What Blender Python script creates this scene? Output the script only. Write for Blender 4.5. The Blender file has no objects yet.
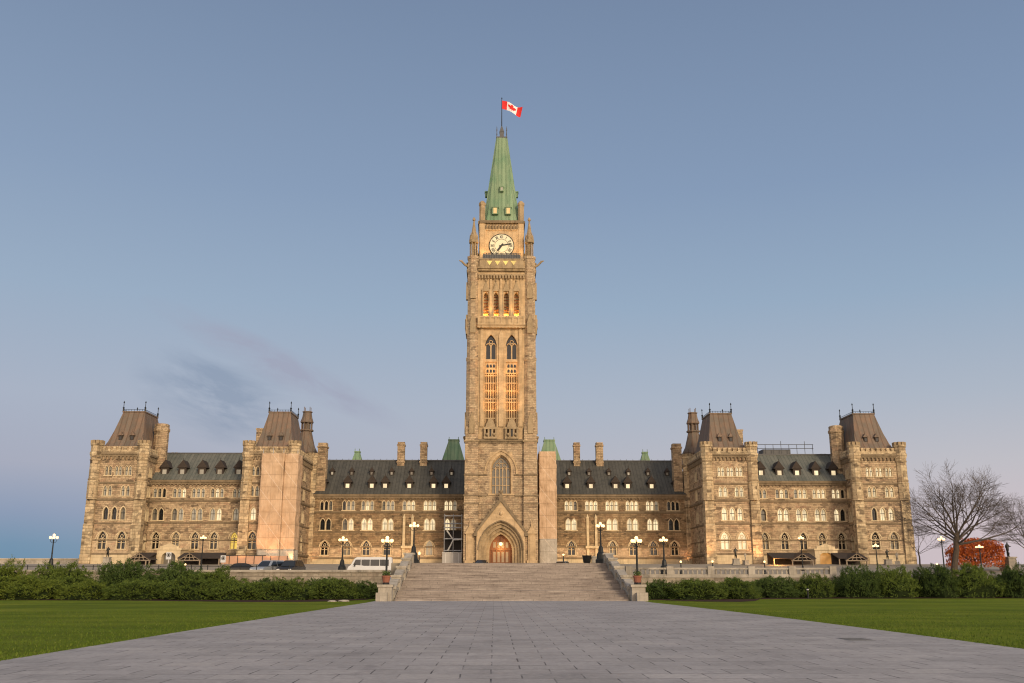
import bpy, bmesh, math, random
from mathutils import Vector, Matrix, noise
R = math.radians
PI = math.pi
S = bpy.context.scene
COL = S.collection

# ------------------------------------------------------------------ camera
cam = bpy.data.cameras.new('camera')
cam.sensor_width = 36.0
cam.lens = 33.926
cam.clip_start = 0.1
cam.clip_end = 6000
camo = bpy.data.objects.new('camera', cam)
camo.location = (-1.0, 0.0, 1.6)
camo.rotation_euler = (R(90 + 13.826), 0, R(-1.0))
COL.objects.link(camo)
S.camera = camo

# ------------------------------------------------------------------ sky and sun
SUN_EL, SUN_AZ = R(19.0), R(155.0)          # azimuth clockwise from north (+y): behind the camera, to the right
W = bpy.data.worlds.new('World')
S.world = W
W.use_nodes = True
wn, wl = W.node_tree.nodes, W.node_tree.links
wn.clear()


def lin(c):
    return tuple(((v / 255) / 12.92) if v / 255 <= 0.04045 else (((v / 255) + 0.055) / 1.055) ** 2.4 for v in c)


def wmath(op, a, b=None, c=None, clamp=False):
    n = wn.new('ShaderNodeMath')
    n.operation = op
    n.use_clamp = clamp
    for i, v in enumerate((a, b, c)):
        if v is None:
            continue
        if isinstance(v, (int, float)):
            n.inputs[i].default_value = v
        else:
            wl.new(v, n.inputs[i])
    return n.outputs[0]


def wmix(f, a, b):
    n = wn.new('ShaderNodeMix')
    n.data_type = 'RGBA'
    for s, v in ((n.inputs[0], f), (n.inputs[6], a), (n.inputs[7], b)):
        if isinstance(v, tuple):
            s.default_value = v + (1,)
        elif isinstance(v, (int, float)):
            s.default_value = v
        else:
            wl.new(v, s)
    return n.outputs[2]


def wramp(f, stops):
    n = wn.new('ShaderNodeValToRGB')
    e = n.color_ramp.elements
    while len(e) < len(stops):
        e.new(0.5)
    for el, (p, c) in zip(e, stops):
        el.position = p
        el.color = lin(c) + (1,)
    wl.new(f, n.inputs[0])
    return n.outputs[0]


tc = wn.new('ShaderNodeTexCoord')
sp = wn.new('ShaderNodeSeparateXYZ')
wl.new(tc.outputs['Generated'], sp.inputs[0])
X, Y, Z = sp.outputs
west = wramp(Z, [(0.0, (106, 139, 165)), (0.03, (113, 144, 171)), (0.06, (137, 152, 178)), (0.105, (164, 168, 185)), (0.17, (166, 175, 192)), (0.27, (151, 170, 192)),
                 (0.38, (136, 156, 183)), (0.57, (116, 135, 163)), (0.78, (150, 160, 182)), (1.0, (190, 194, 202))])
east = wramp(Z, [(0.0, (203, 188, 192)), (0.05, (201, 188, 194)), (0.105, (189, 187, 194)), (0.17, (171, 180, 194)), (0.27, (147, 168, 191)),
                 (0.38, (130, 151, 180)), (0.57, (112, 131, 160)), (0.78, (150, 160, 182)), (1.0, (190, 194, 202))])
azf = wmath('MULTIPLY_ADD', X, 1.15, 0.50, clamp=True)
twilight = wmix(azf, west, east)
# the dawn glow in the south-east, behind the camera
glow = wmath('MULTIPLY_ADD', wmath('ADD', wmath('MULTIPLY', Y, -0.95), wmath('MULTIPLY', X, 0.28)), 0.85, 0.05, clamp=True)
zfall = wmath('SUBTRACT', 1.0, wmath('MULTIPLY', Z, 1.0), clamp=True)
glowf = wmath('MULTIPLY', glow, wmath('POWER', zfall, 1.6))
dawn = wmix(glowf, twilight, (3.2, 2.45, 1.85))
# thin dusk cloud low in the west-north-west
mp = wn.new('ShaderNodeMapping')
mp.inputs['Rotation'].default_value = (0, R(-17), 0)
wl.new(tc.outputs['Generated'], mp.inputs[0])
mp2 = wn.new('ShaderNodeMapping')
mp2.inputs['Scale'].default_value = (7.0, 4.0, 20.0)
wl.new(mp.outputs[0], mp2.inputs[0])
nz = wn.new('ShaderNodeTexNoise')
nz.inputs['Scale'].default_value = 1.3
nz.inputs['Detail'].default_value = 10
nz.inputs['Roughness'].default_value = 0.62
nz.inputs['Distortion'].default_value = 0.3
wl.new(mp2.outputs[0], nz.inputs['Vector'])


def blob(cx, cz, rx, rz, tilt):
    """soft ellipse on the sky dome round azimuth-tangent cx and elevation-tangent cz"""
    ax = wmath('DIVIDE', X, wmath('MAXIMUM', Y, 0.05))
    az = wmath('DIVIDE', Z, wmath('MAXIMUM', Y, 0.05))
    dx = wmath('SUBTRACT', ax, cx)
    dz = wmath('SUBTRACT', az, cz)
    c, s = math.cos(tilt), math.sin(tilt)
    u = wmath('DIVIDE', wmath('ADD', wmath('MULTIPLY', dx, c), wmath('MULTIPLY', dz, s)), rx)
    v = wmath('DIVIDE', wmath('SUBTRACT', wmath('MULTIPLY', dz, c), wmath('MULTIPLY', dx, s)), rz)
    d = wmath('SQRT', wmath('ADD', wmath('MULTIPLY', u, u), wmath('MULTIPLY', v, v)))
    return wmath('SUBTRACT', 1.0, d, clamp=True)


nzf = wmath('MULTIPLY_ADD', nz.outputs[0], 3.4, -1.25, clamp=True)
c1 = wmath('MULTIPLY', wmath('MULTIPLY', blob(-0.290, 0.186, 0.105, 0.050, R(-20)), 2.6), nzf, clamp=True)
c2 = wmath('MULTIPLY', wmath('MULTIPLY', blob(-0.235, 0.222, 0.165, 0.022, R(-26)), 2.4), nzf, clamp=True)
m1 = wmix(wmath('MULTIPLY', c1, 0.55), dawn, lin((122, 139, 164)))
m2 = wmix(wmath('MULTIPLY', c2, 0.68), m1, lin((156, 158, 178)))
sky = wn.new('ShaderNodeTexSky')
sky.sky_type = 'NISHITA'
sky.sun_disc = False
sky.sun_elevation = SUN_EL
sky.sun_rotation = SUN_AZ
sky.dust_density = 2.0
b1 = wn.new('ShaderNodeBackground')
b1.inputs[1].default_value = 0.05
wl.new(sky.outputs[0], b1.inputs[0])
b2 = wn.new('ShaderNodeBackground')
b2.inputs[1].default_value = 1.02
wl.new(m2, b2.inputs[0])
mx = wn.new('ShaderNodeMixShader')
mx.inputs[0].default_value = 0.94
wl.new(b1.outputs[0], mx.inputs[1])
wl.new(b2.outputs[0], mx.inputs[2])
wo = wn.new('ShaderNodeOutputWorld')
wl.new(mx.outputs[0], wo.inputs[0])

sun = bpy.data.lights.new('sun', 'SUN')
sun.energy = 2.3
sun.angle = R(12)
sun.color = (1.0, 0.79, 0.54)
suno = bpy.data.objects.new('sun', sun)
d = Vector((math.sin(SUN_AZ) * math.cos(SUN_EL), math.cos(SUN_AZ) * math.cos(SUN_EL), math.sin(SUN_EL)))
suno.rotation_euler = d.to_track_quat('Z', 'Y').to_euler()
COL.objects.link(suno)

S.view_settings.view_transform = 'Standard'
S.view_settings.look = 'None'
S.view_settings.exposure = 0.08
S.view_settings.gamma = 1.0
S.cycles.use_denoising = True
S.cycles.filter_width = 1.15
S.cycles.max_bounces = 5
S.cycles.diffuse_bounces = 3
S.cycles.transparent_max_bounces = 8
S.cycles.sample_clamp_indirect = 4.0


# ------------------------------------------------------------------ material helpers
class NT:
    def __init__(self, name):
        self.m = bpy.data.materials.new(name)
        self.m.use_nodes = True
        self.t = self.m.node_tree
        self.n, self.l = self.t.nodes, self.t.links
        self.p = self.n['Principled BSDF']
        g = self.n.new('ShaderNodeNewGeometry')
        self.pos = g.outputs['Position']
        self.rnd = g.outputs['Random Per Island']
        self.tn = g.outputs['True Normal']

    def node(self, typ, **kw):
        n = self.n.new(typ)
        for k, v in kw.items():
            if hasattr(n, k):
                setattr(n, k, v)
        return n

    def set(self, sock, v):
        if isinstance(v, tuple) and len(v) == 3 and sock.type == 'RGBA':
            v = v + (1,)
        if hasattr(v, 'links'):
            self.l.new(v, sock)
        else:
            sock.default_value = v

    def math(self, op, a, b=0.0, c=0.0, clamp=False):
        n = self.node('ShaderNodeMath', operation=op, use_clamp=clamp)
        for i, v in enumerate((a, b, c)):
            self.set(n.inputs[i], v)
        return n.outputs[0]

    def mix(self, f, a, b, blend='MIX'):
        n = self.node('ShaderNodeMix', data_type='RGBA', blend_type=blend)
        self.set(n.inputs[0], f)
        self.set(n.inputs[6], a)
        self.set(n.inputs[7], b)
        return n.outputs[2]

    def ramp(self, f, stops, interp='LINEAR'):
        n = self.node('ShaderNodeValToRGB')
        n.color_ramp.interpolation = interp
        e = n.color_ramp.elements
        while len(e) < len(stops):
            e.new(0.5)
        for el, (p, c) in zip(e, stops):
            el.position = p
            el.color = (c + (1,)) if isinstance(c, tuple) else (c, c, c, 1)
        self.l.new(f, n.inputs[0])
        return n.outputs[0]

    def map(self, vec, scale=(1, 1, 1), rot=(0, 0, 0), loc=(0, 0, 0)):
        n = self.node('ShaderNodeMapping')
        n.inputs['Scale'].default_value = scale
        n.inputs['Rotation'].default_value = rot
        n.inputs['Location'].default_value = loc
        self.l.new(vec, n.inputs[0])
        return n.outputs[0]

    def noise(self, vec, scale, detail=4, rough=0.55):
        n = self.node('ShaderNodeTexNoise')
        n.inputs['Scale'].default_value = scale
        n.inputs['Detail'].default_value = detail
        n.inputs['Roughness'].default_value = rough
        self.l.new(vec, n.inputs['Vector'])
        return n.outputs[0]

    def wallcoord(self):
        s = self.node('ShaderNodeSeparateXYZ')
        self.l.new(self.pos, s.inputs[0])
        c = self.node('ShaderNodeCombineXYZ')
        q = self.node('ShaderNodeSeparateXYZ')
        self.l.new(self.tn, q.inputs[0])
        k = self.math('GREATER_THAN', self.math('ABSOLUTE', q.outputs[0]), self.math('ABSOLUTE', q.outputs[1]))
        dlt = self.math('SUBTRACT', s.outputs[1], s.outputs[0])
        self.l.new(self.math('MULTIPLY_ADD', k, dlt, s.outputs[0]), c.inputs[0])
        self.l.new(s.outputs[2], c.inputs[1])
        return c.outputs[0], s.outputs

    def bump(self, h, strength=0.4, dist=0.05):
        n = self.node('ShaderNodeBump')
        n.inputs['Strength'].default_value = strength
        n.inputs['Distance'].default_value = dist
        self.l.new(h, n.inputs['Height'])
        self.l.new(n.outputs[0], self.p.inputs['Normal'])

    def base(self, c, rough=0.85, metal=0.0, spec=0.3):
        self.set(self.p.inputs['Base Color'], c)
        self.p.inputs['Roughness'].default_value = rough
        self.p.inputs['Metallic'].default_value = metal
        self.p.inputs['Specular IOR Level'].default_value = spec
        return self.m


def rubble(name, c_light, c_mid, c_dark, c_red, bw=0.8, rh=0.36, stain=0.6):
    """squared sandstone rubble: courses of stones of mixed tone, weathering streaks"""
    t = NT(name)
    uv, xyz = t.wallcoord()
    br = t.node('ShaderNodeTexBrick')
    br.offset = 0.43
    br.squash = 0.7
    br.squash_frequency = 3
    for k, v in (('Scale', 1.0), ('Mortar Size', 0.022), ('Brick Width', bw), ('Row Height', rh), ('Bias', 0.0)):
        br.inputs[k].default_value = v
    br.inputs['Color1'].default_value = (0, 0, 0, 1)
    br.inputs['Color2'].default_value = (1, 1, 1, 1)
    br.inputs['Mortar'].default_value = (0.5, 0.5, 0.5, 1)
    t.l.new(uv, br.inputs['Vector'])
    stone = t.ramp(br.outputs['Color'], [(0.0, c_dark), (0.15, c_dark), (0.3, c_mid), (0.55, c_light), (0.72, c_mid), (0.86, c_red), (1.0, c_light)])
    vo = t.node('ShaderNodeTexVoronoi')
    vo.inputs['Scale'].default_value = 1.0
    t.l.new(t.map(uv, (0.95, 1.9, 1)), vo.inputs['Vector'])
    sv = t.node('ShaderNodeSeparateColor')
    t.l.new(vo.outputs['Color'], sv.inputs[0])
    patch = t.ramp(sv.outputs[0], [(0.0, c_dark), (0.16, tuple(v * 1.5 for v in c_dark)), (0.3, c_mid), (0.55, c_light), (0.78, c_mid), (1.0, c_red)])
    col = t.mix(0.6, stone, patch)
    big = t.noise(t.map(t.pos, (0.12, 0.12, 0.2)), 1.0, 5, 0.6)
    col = t.mix(t.math('MULTIPLY', t.ramp(big, [(0.35, 0.0), (0.7, 1.0)]), 0.35), col, c_mid)
    streak = t.noise(t.map(t.pos, (0.9, 0.9, 0.10)), 1.0, 6, 0.62)
    sm = t.ramp(streak, [(0.52, 0.0), (0.78, 1.0)])
    col = t.mix(t.math('MULTIPLY', sm, stain), col, tuple(v * 0.38 for v in c_dark))
    col = t.mix(t.math('MULTIPLY', br.outputs['Fac'], 0.4), col, tuple(v * 0.8 for v in c_dark))
    fine = t.noise(t.pos, 2.6, 5, 0.7)
    col = t.mix(0.5, col, t.ramp(fine, [(0.25, 0.45), (0.75, 1.35)]), 'MULTIPLY')
    hgt = t.math('SUBTRACT', t.math('ADD', t.math('MULTIPLY', fine, 0.6), t.math('MULTIPLY', sv.outputs[1], 0.6)), br.outputs['Fac'])
    t.bump(hgt, 0.8, 0.07)
    return t.base(col, 0.92, 0, 0.15)


def ashlar(name, c, var=0.35, stain=0.5, rh=0.55, bw=1.1):
    """smooth dressed stone with faint joints"""
    t = NT(name)
    uv, xyz = t.wallcoord()
    br = t.node('ShaderNodeTexBrick')
    for k, v in (('Scale', 1.0), ('Mortar Size', 0.012), ('Brick Width', bw), ('Row Height', rh)):
        br.inputs[k].default_value = v
    br.inputs['Color1'].default_value = (0.72, 0.70, 0.66, 1)
    br.inputs['Color2'].default_value = (1.12, 1.1, 1.06, 1)
    br.inputs['Mortar'].default_value = (0.45, 0.42, 0.38, 1)
    t.l.new(uv, br.inputs['Vector'])
    col = t.mix(0.75, c, br.outputs['Color'], 'MULTIPLY')
    n1 = t.noise(t.pos, 0.7, 6, 0.65)
    col = t.mix(var, col, t.ramp(n1, [(0.3, tuple(v * 0.45 for v in c)), (0.7, tuple(min(1, v * 1.2) for v in c))]))
    streak = t.noise(t.map(t.pos, (1.4, 1.4, 0.12)), 1.0, 6, 0.62)
    col = t.mix(t.math('MULTIPLY', t.ramp(streak, [(0.52, 0.0), (0.75, 1.0)]), stain), col, tuple(v * 0.28 for v in c))
    t.bump(t.noise(t.pos, 4.0, 5), 0.4, 0.03)
    return t.base(col, 0.9, 0, 0.15)


def plain(name, c, rough=0.7, metal=0.0, var=0.25, scale=1.5, spec=0.35, bump=0.0):
    t = NT(name)
    n = t.noise(t.pos, scale, 5, 0.6)
    col = t.mix(var, c, t.ramp(n, [(0.3, tuple(v * 0.5 for v in c)), (0.7, tuple(min(1, v * 1.35) for v in c))]))
    if bump:
        t.bump(n, bump, 0.03)
    return t.base(col, rough, metal, spec)


def seamed(name, c, c2, pitch=0.62, rough=0.55, seamk=0.35):
    """sheet-metal roofing with standing seams and run-off streaks"""
    t = NT(name)
    uv, xyz = t.wallcoord()
    s = t.node('ShaderNodeSeparateXYZ')
    t.l.new(uv, s.inputs[0])
    fr = t.math('FRACT', t.math('DIVIDE', s.outputs[0], pitch))
    seam = t.math('LESS_THAN', fr, 0.2)
    cell = t.node('ShaderNodeTexWhiteNoise', noise_dimensions='1D')
    t.l.new(t.math('FLOOR', t.math('DIVIDE', s.outputs[0], pitch)), cell.inputs['W'])
    n = t.noise(t.map(t.pos, (1.6, 1.6, 0.14)), 1.0, 6, 0.6)
    n2 = t.noise(t.pos, 0.35, 4, 0.6)
    f = t.math('MULTIPLY_ADD', n, 1.0, t.math('MULTIPLY', n2, 0.8))
    col = t.mix(t.ramp(f, [(0.55, 0.0), (1.2, 1.0)]), c, c2)
    col = t.mix(0.45, col, t.ramp(cell.outputs[0], [(0.0, 0.7), (1.0, 1.2)]), 'MULTIPLY')
    col = t.mix(t.math('MULTIPLY', seam, seamk), col, tuple(v * 0.45 for v in c))
    t.bump(t.math('SUBTRACT', t.math('MULTIPLY', n, 0.2), seam), 0.5, 0.08)
    return t.base(col, max(rough, 0.7), 0.0, 0.2)


def glow_mat(name, c, strength, base=(0.16, 0.14, 0.11), vary=0.0):
    t = NT(name)
    t.base(base, 0.4)
    if vary and 'window' in name:
        uv, xyz = t.wallcoord()
        wn_ = t.node('ShaderNodeTexWhiteNoise', noise_dimensions='2D')
        sn_ = t.node('ShaderNodeVectorMath', operation='SNAP')
        t.l.new(uv, sn_.inputs[0])
        sn_.inputs[1].default_value = (0.95, 2.9, 1.0)
        t.l.new(sn_.outputs[0], wn_.inputs['Vector'])
        n = t.noise(t.map(t.pos, (1.3, 1.3, 0.9)), 1.0, 3, 0.5)
        f = t.math('MULTIPLY_ADD', wn_.outputs['Value'], 0.75, t.math('MULTIPLY_ADD', n, 0.8, -0.2))
        e = t.ramp(f, [(0.1, tuple(v * (1 - vary * 1.5) for v in c)), (0.5, tuple(v * (1 - vary * .4) for v in c)), (0.85, c)])
        t.set(t.p.inputs['Emission Color'], e)
    elif vary:
        n = t.noise(t.map(t.pos, (1.3, 1.3, 0.9)), 1.0, 3, 0.5)
        e = t.ramp(n, [(0.3, tuple(v * (1 - vary) for v in c)), (0.7, c)])
        t.set(t.p.inputs['Emission Color'], e)
    else:
        t.set(t.p.inputs['Emission Color'], c)
    t.p.inputs['Emission Strength'].default_value = strength
    return t.m


def leafy(name, dark, mid, light):
    t = NT(name)
    col = t.ramp(t.rnd, [(0.0, dark), (0.5, mid), (0.9, light), (1.0, light)])
    n = t.noise(t.pos, 0.9, 3)
    col = t.mix(t.ramp(n, [(0.35, 0.0), (0.7, 0.6)]), col, mid)
    m = t.base(col, 0.75, 0, 0.2)
    return m


M = {}
M['rubble'] = rubble('sandstone rubble', (0.63, 0.475, 0.295), (0.44, 0.32, 0.195), (0.12, 0.088, 0.058), (0.41, 0.255, 0.16), 0.62, 0.31)
M['rubble_low'] = rubble('pale lower sandstone', (0.66, 0.51, 0.325), (0.52, 0.385, 0.24), (0.24, 0.175, 0.115), (0.52, 0.34, 0.22), 0.7, 0.33, 0.35)
M['quoin'] = rubble('weathered pale quoins', (0.68, 0.54, 0.335), (0.52, 0.395, 0.235), (0.09, 0.066, 0.045), (0.45, 0.32, 0.19), 0.9, 0.5, 0.75)
M['rubble_grey'] = rubble('greyer sandstone rubble', (0.44, 0.31, 0.175), (0.28, 0.195, 0.108), (0.09, 0.066, 0.042), (0.27, 0.16, 0.09), 0.6, 0.31)
M['rubble_tower'] = rubble('tower sandstone rubble', (0.60, 0.455, 0.285), (0.46, 0.34, 0.21), (0.19, 0.138, 0.09), (0.47, 0.31, 0.19), 0.6, 0.30, 0.5)
M['trim'] = ashlar('dressed buff sandstone', (0.66, 0.53, 0.335))
M['trim_tower'] = ashlar('dressed tower sandstone', (0.56, 0.405, 0.235), 0.5, 0.75, 0.45, 0.8)
M['carved'] = ashlar('carved weathered stone', (0.40, 0.30, 0.18), 0.6, 0.9, 0.3, 0.45)
M['dark_trim'] = ashlar('weathered cornice stone', (0.25, 0.19, 0.12), 0.5, 0.7)
M['wall_stone'] = rubble('retaining wall stone', (0.42, 0.37, 0.29), (0.32, 0.27, 0.2), (0.18, 0.15, 0.11), (0.3, 0.24, 0.18), 0.7, 0.3)
M['pale_stone'] = ashlar('pale balustrade limestone', (0.43, 0.385, 0.315), 0.6, 0.8, 0.4, 0.7)
def step_mat():
    t = NT('weathered granite step')
    n = t.noise(t.map(t.pos, (0.35, 1.6, 3.0)), 1.0, 6, 0.65)
    col = t.ramp(n, [(0.3, (0.17, 0.14, 0.12)), (0.48, (0.30, 0.255, 0.22)), (0.62, (0.36, 0.31, 0.265)), (0.78, (0.46, 0.40, 0.35))])
    f = t.noise(t.pos, 5.0, 5, 0.7)
    col = t.mix(0.5, col, t.ramp(f, [(0.25, 0.6), (0.75, 1.3)]), 'MULTIPLY')
    s = t.node('ShaderNodeSeparateXYZ')
    t.l.new(t.pos, s.inputs[0])
    k = t.math('FLOOR', t.math('DIVIDE', s.outputs[2], 0.15))
    j = t.math('LESS_THAN', t.math('FRACT', t.math('MULTIPLY_ADD', k, 0.37, t.math('DIVIDE', s.outputs[0], 1.9))), 0.012)
    col = t.mix(t.math('MULTIPLY', j, 0.7), col, (0.07, 0.06, 0.05))
    t.bump(f, 0.4, 0.02)
    return t.base(col, 0.9, 0, 0.2)


M['step'] = step_mat()
M['roof_grey'] = seamed('dark grey sheet roof', (0.052, 0.052, 0.044), (0.092, 0.088, 0.074))
M['roof_green'] = seamed('grey green sheet roof', (0.085, 0.098, 0.085), (0.15, 0.15, 0.125))
M['roof_brown'] = seamed('brown copper roof', (0.255, 0.155, 0.10), (0.155, 0.125, 0.095), 0.85, 0.55, 0.6)
M['patina'] = seamed('green copper patina', (0.120, 0.235, 0.135), (0.235, 0.32, 0.195), 0.72, 0.6)
M['iron'] = plain('dark iron', (0.018, 0.02, 0.02), 0.5, 0.3)
M['bronze'] = plain('dark bronze', (0.035, 0.035, 0.03), 0.45, 0.5)
M['lead'] = plain('lead grey', (0.10, 0.10, 0.10), 0.6)
M['glass'] = plain('dark window glass', (0.012, 0.013, 0.014), 0.12, 0, 0.2, 0.5, 0.5)
M['glass_grey'] = plain('grey window glass with blinds', (0.16, 0.145, 0.115), 0.3, 0, 0.5, 0.6, 0.5)
M['lit'] = glow_mat('emissive window', (1.0, 0.78, 0.46), 1.0, vary=0.4)  # cream emission stands in for dawn sky reflected in the panes
M['dim'] = glow_mat('dimly emissive window', (1.0, 0.82, 0.56), 0.30, vary=0.5)  # weaker emission, also standing in for the sky's reflection
M['yellow'] = glow_mat('yellow emissive window', (1.0, 0.66, 0.10), 0.95, vary=0.3)
M['amber'] = glow_mat('amber lit opening', (1.0, 0.44, 0.10), 0.62, vary=0.5)
M['lattice'] = plain('carved stone lattice', (0.50, 0.36, 0.20), 0.9)
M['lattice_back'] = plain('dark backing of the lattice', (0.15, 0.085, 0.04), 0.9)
M['door'] = plain('varnished oak door', (0.17, 0.062, 0.018), 0.5)
M['spire_lit'] = glow_mat('spire dormer light', (1.0, 0.55, 0.16), 0.95, vary=0.3)
M['dooglass'] = glow_mat('warm door glass', (1.0, 0.36, 0.06), 0.22, vary=0.5)
M['lamp'] = glow_mat('lamp globe', (1.0, 0.60, 0.25), 3.0)
M['clock'] = glow_mat('backlit clock dial', (1.0, 0.80, 0.45), 0.52, (0.33, 0.29, 0.2), vary=0.1)
M['black'] = plain('black enamel', (0.012, 0.011, 0.01), 0.4)
M['terracotta'] = plain('terracotta', (0.26, 0.10, 0.06), 0.8)
M['white_paint'] = plain('white paint', (0.58, 0.58, 0.57), 0.45, 0, 0.1)
M['red_cloth'] = plain('red flag cloth', (0.62, 0.025, 0.02), 0.8, 0, 0.1)
M['white_cloth'] = plain('white flag cloth', (0.78, 0.74, 0.72), 0.8, 0, 0.1)
M['grey_board'] = plain('pale grey hoarding', (0.42, 0.39, 0.35), 0.8, 0, 0.15)
M['pink_board'] = plain('pinkish plywood hoarding', (0.52, 0.30, 0.19), 0.8, 0, 0.2)
M['steel'] = plain('galvanised scaffold steel', (0.38, 0.38, 0.38), 0.45, 0.6)
M['pale_steel'] = plain('pale painted brace', (0.62, 0.6, 0.55), 0.5, 0.0)
M['dark_net'] = plain('dark scaffold netting', (0.05, 0.045, 0.04), 0.9)
M['shingle'] = plain('brown roof shingles', (0.048, 0.036, 0.028), 0.85, 0, 0.4, 3)
M['timber'] = plain('weathered timber', (0.30, 0.235, 0.165), 0.8)
M['tyre'] = plain('tyre rubber', (0.015, 0.015, 0.015), 0.8)
M['car_glass'] = plain('car glass', (0.01, 0.012, 0.014), 0.08, 0, 0.1, 1, 0.6)
M['headlight'] = plain('clear lamp lens', (0.6, 0.6, 0.58), 0.15)
M['taillight'] = plain('red lamp lens', (0.35, 0.01, 0.01), 0.2)
M['silver'] = plain('silver car paint', (0.42, 0.44, 0.45), 0.3, 0.5, 0.05)
M['darkpaint'] = plain('black car paint', (0.012, 0.012, 0.014), 0.25, 0, 0.05)
M['bluepaint'] = plain('grey blue car paint', (0.10, 0.135, 0.17), 0.3, 0.3, 0.05)
M['redpaint'] = plain('dull red car paint', (0.20, 0.035, 0.03), 0.35, 0.1, 0.05)
M['bark'] = plain('grey brown bark', (0.085, 0.066, 0.05), 0.95, 0, 0.5, 3, 0.1, 0.5)
M['twig'] = plain('brown twigs', (0.095, 0.078, 0.064), 0.95, 0, 0.3, 3, 0.1)
M['soil'] = plain('dark mulch soil', (0.06, 0.036, 0.026), 1.0, 0, 0.6, 2.5, 0.05, 1.0)
M['leaf_a'] = leafy('juniper green', (0.034, 0.056, 0.010), (0.078, 0.118, 0.018), (0.14, 0.18, 0.03))
M['leaf_b'] = leafy('dark blue green juniper', (0.027, 0.048, 0.012), (0.058, 0.094, 0.02), (0.102, 0.144, 0.03))
M['leaf_c'] = leafy('yellow green juniper', (0.045, 0.072, 0.010), (0.105, 0.145, 0.018), (0.175, 0.21, 0.03))
M['leaf_red'] = leafy('orange red autumn leaves', (0.30, 0.060, 0.018), (0.52, 0.12, 0.030), (0.68, 0.21, 0.05))
M['under'] = plain('dark shade inside junipers', (0.016, 0.024, 0.008), 1.0, 0, 0.4, 2, 0.05)


def tarp_mat(name, c, c2):
    t = NT(name)
    uv, xyz = t.wallcoord()
    n = t.noise(t.pos, 0.55, 6, 0.65)
    w = t.noise(t.map(t.pos, (1.5, 1.5, 0.35)), 1.6, 4, 0.6)
    col = t.mix(t.ramp(n, [(0.3, 0.0), (0.62, 1.0)]), tuple(v * .82 for v in c), c2)
    s = t.node('ShaderNodeSeparateXYZ')
    t.l.new(uv, s.inputs[0])
    lift = t.math('LESS_THAN', t.math('FRACT', t.math('DIVIDE', s.outputs[1], 2.0)), 0.06)
    bay = t.math('LESS_THAN', t.math('FRACT', t.math('DIVIDE', s.outputs[0], 1.55)), 0.05)
    col = t.mix(t.math('MULTIPLY', t.math('MAXIMUM', lift, bay), 0.45), col, tuple(v * 0.55 for v in c))
    dg = t.math('LESS_THAN', t.math('ABSOLUTE', t.math('SUBTRACT', t.math('FRACT', t.math('DIVIDE', t.math('ADD', s.outputs[0], t.math('MULTIPLY', s.outputs[1], 0.8)), 3.1)), 0.5)), 0.02)
    col = t.mix(t.math('MULTIPLY', dg, 0.42), col, (0.72, 0.60, 0.47))
    t.bump(w, 0.8, 0.25)
    return t.base(col, 0.85, 0, 0.1)


M['tarp'] = tarp_mat('salmon scaffold sheeting', (0.52, 0.345, 0.205), (0.60, 0.42, 0.27))
M['tarp_grey'] = tarp_mat('grey lower sheeting', (0.42, 0.37, 0.30), (0.50, 0.44, 0.36))


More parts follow.
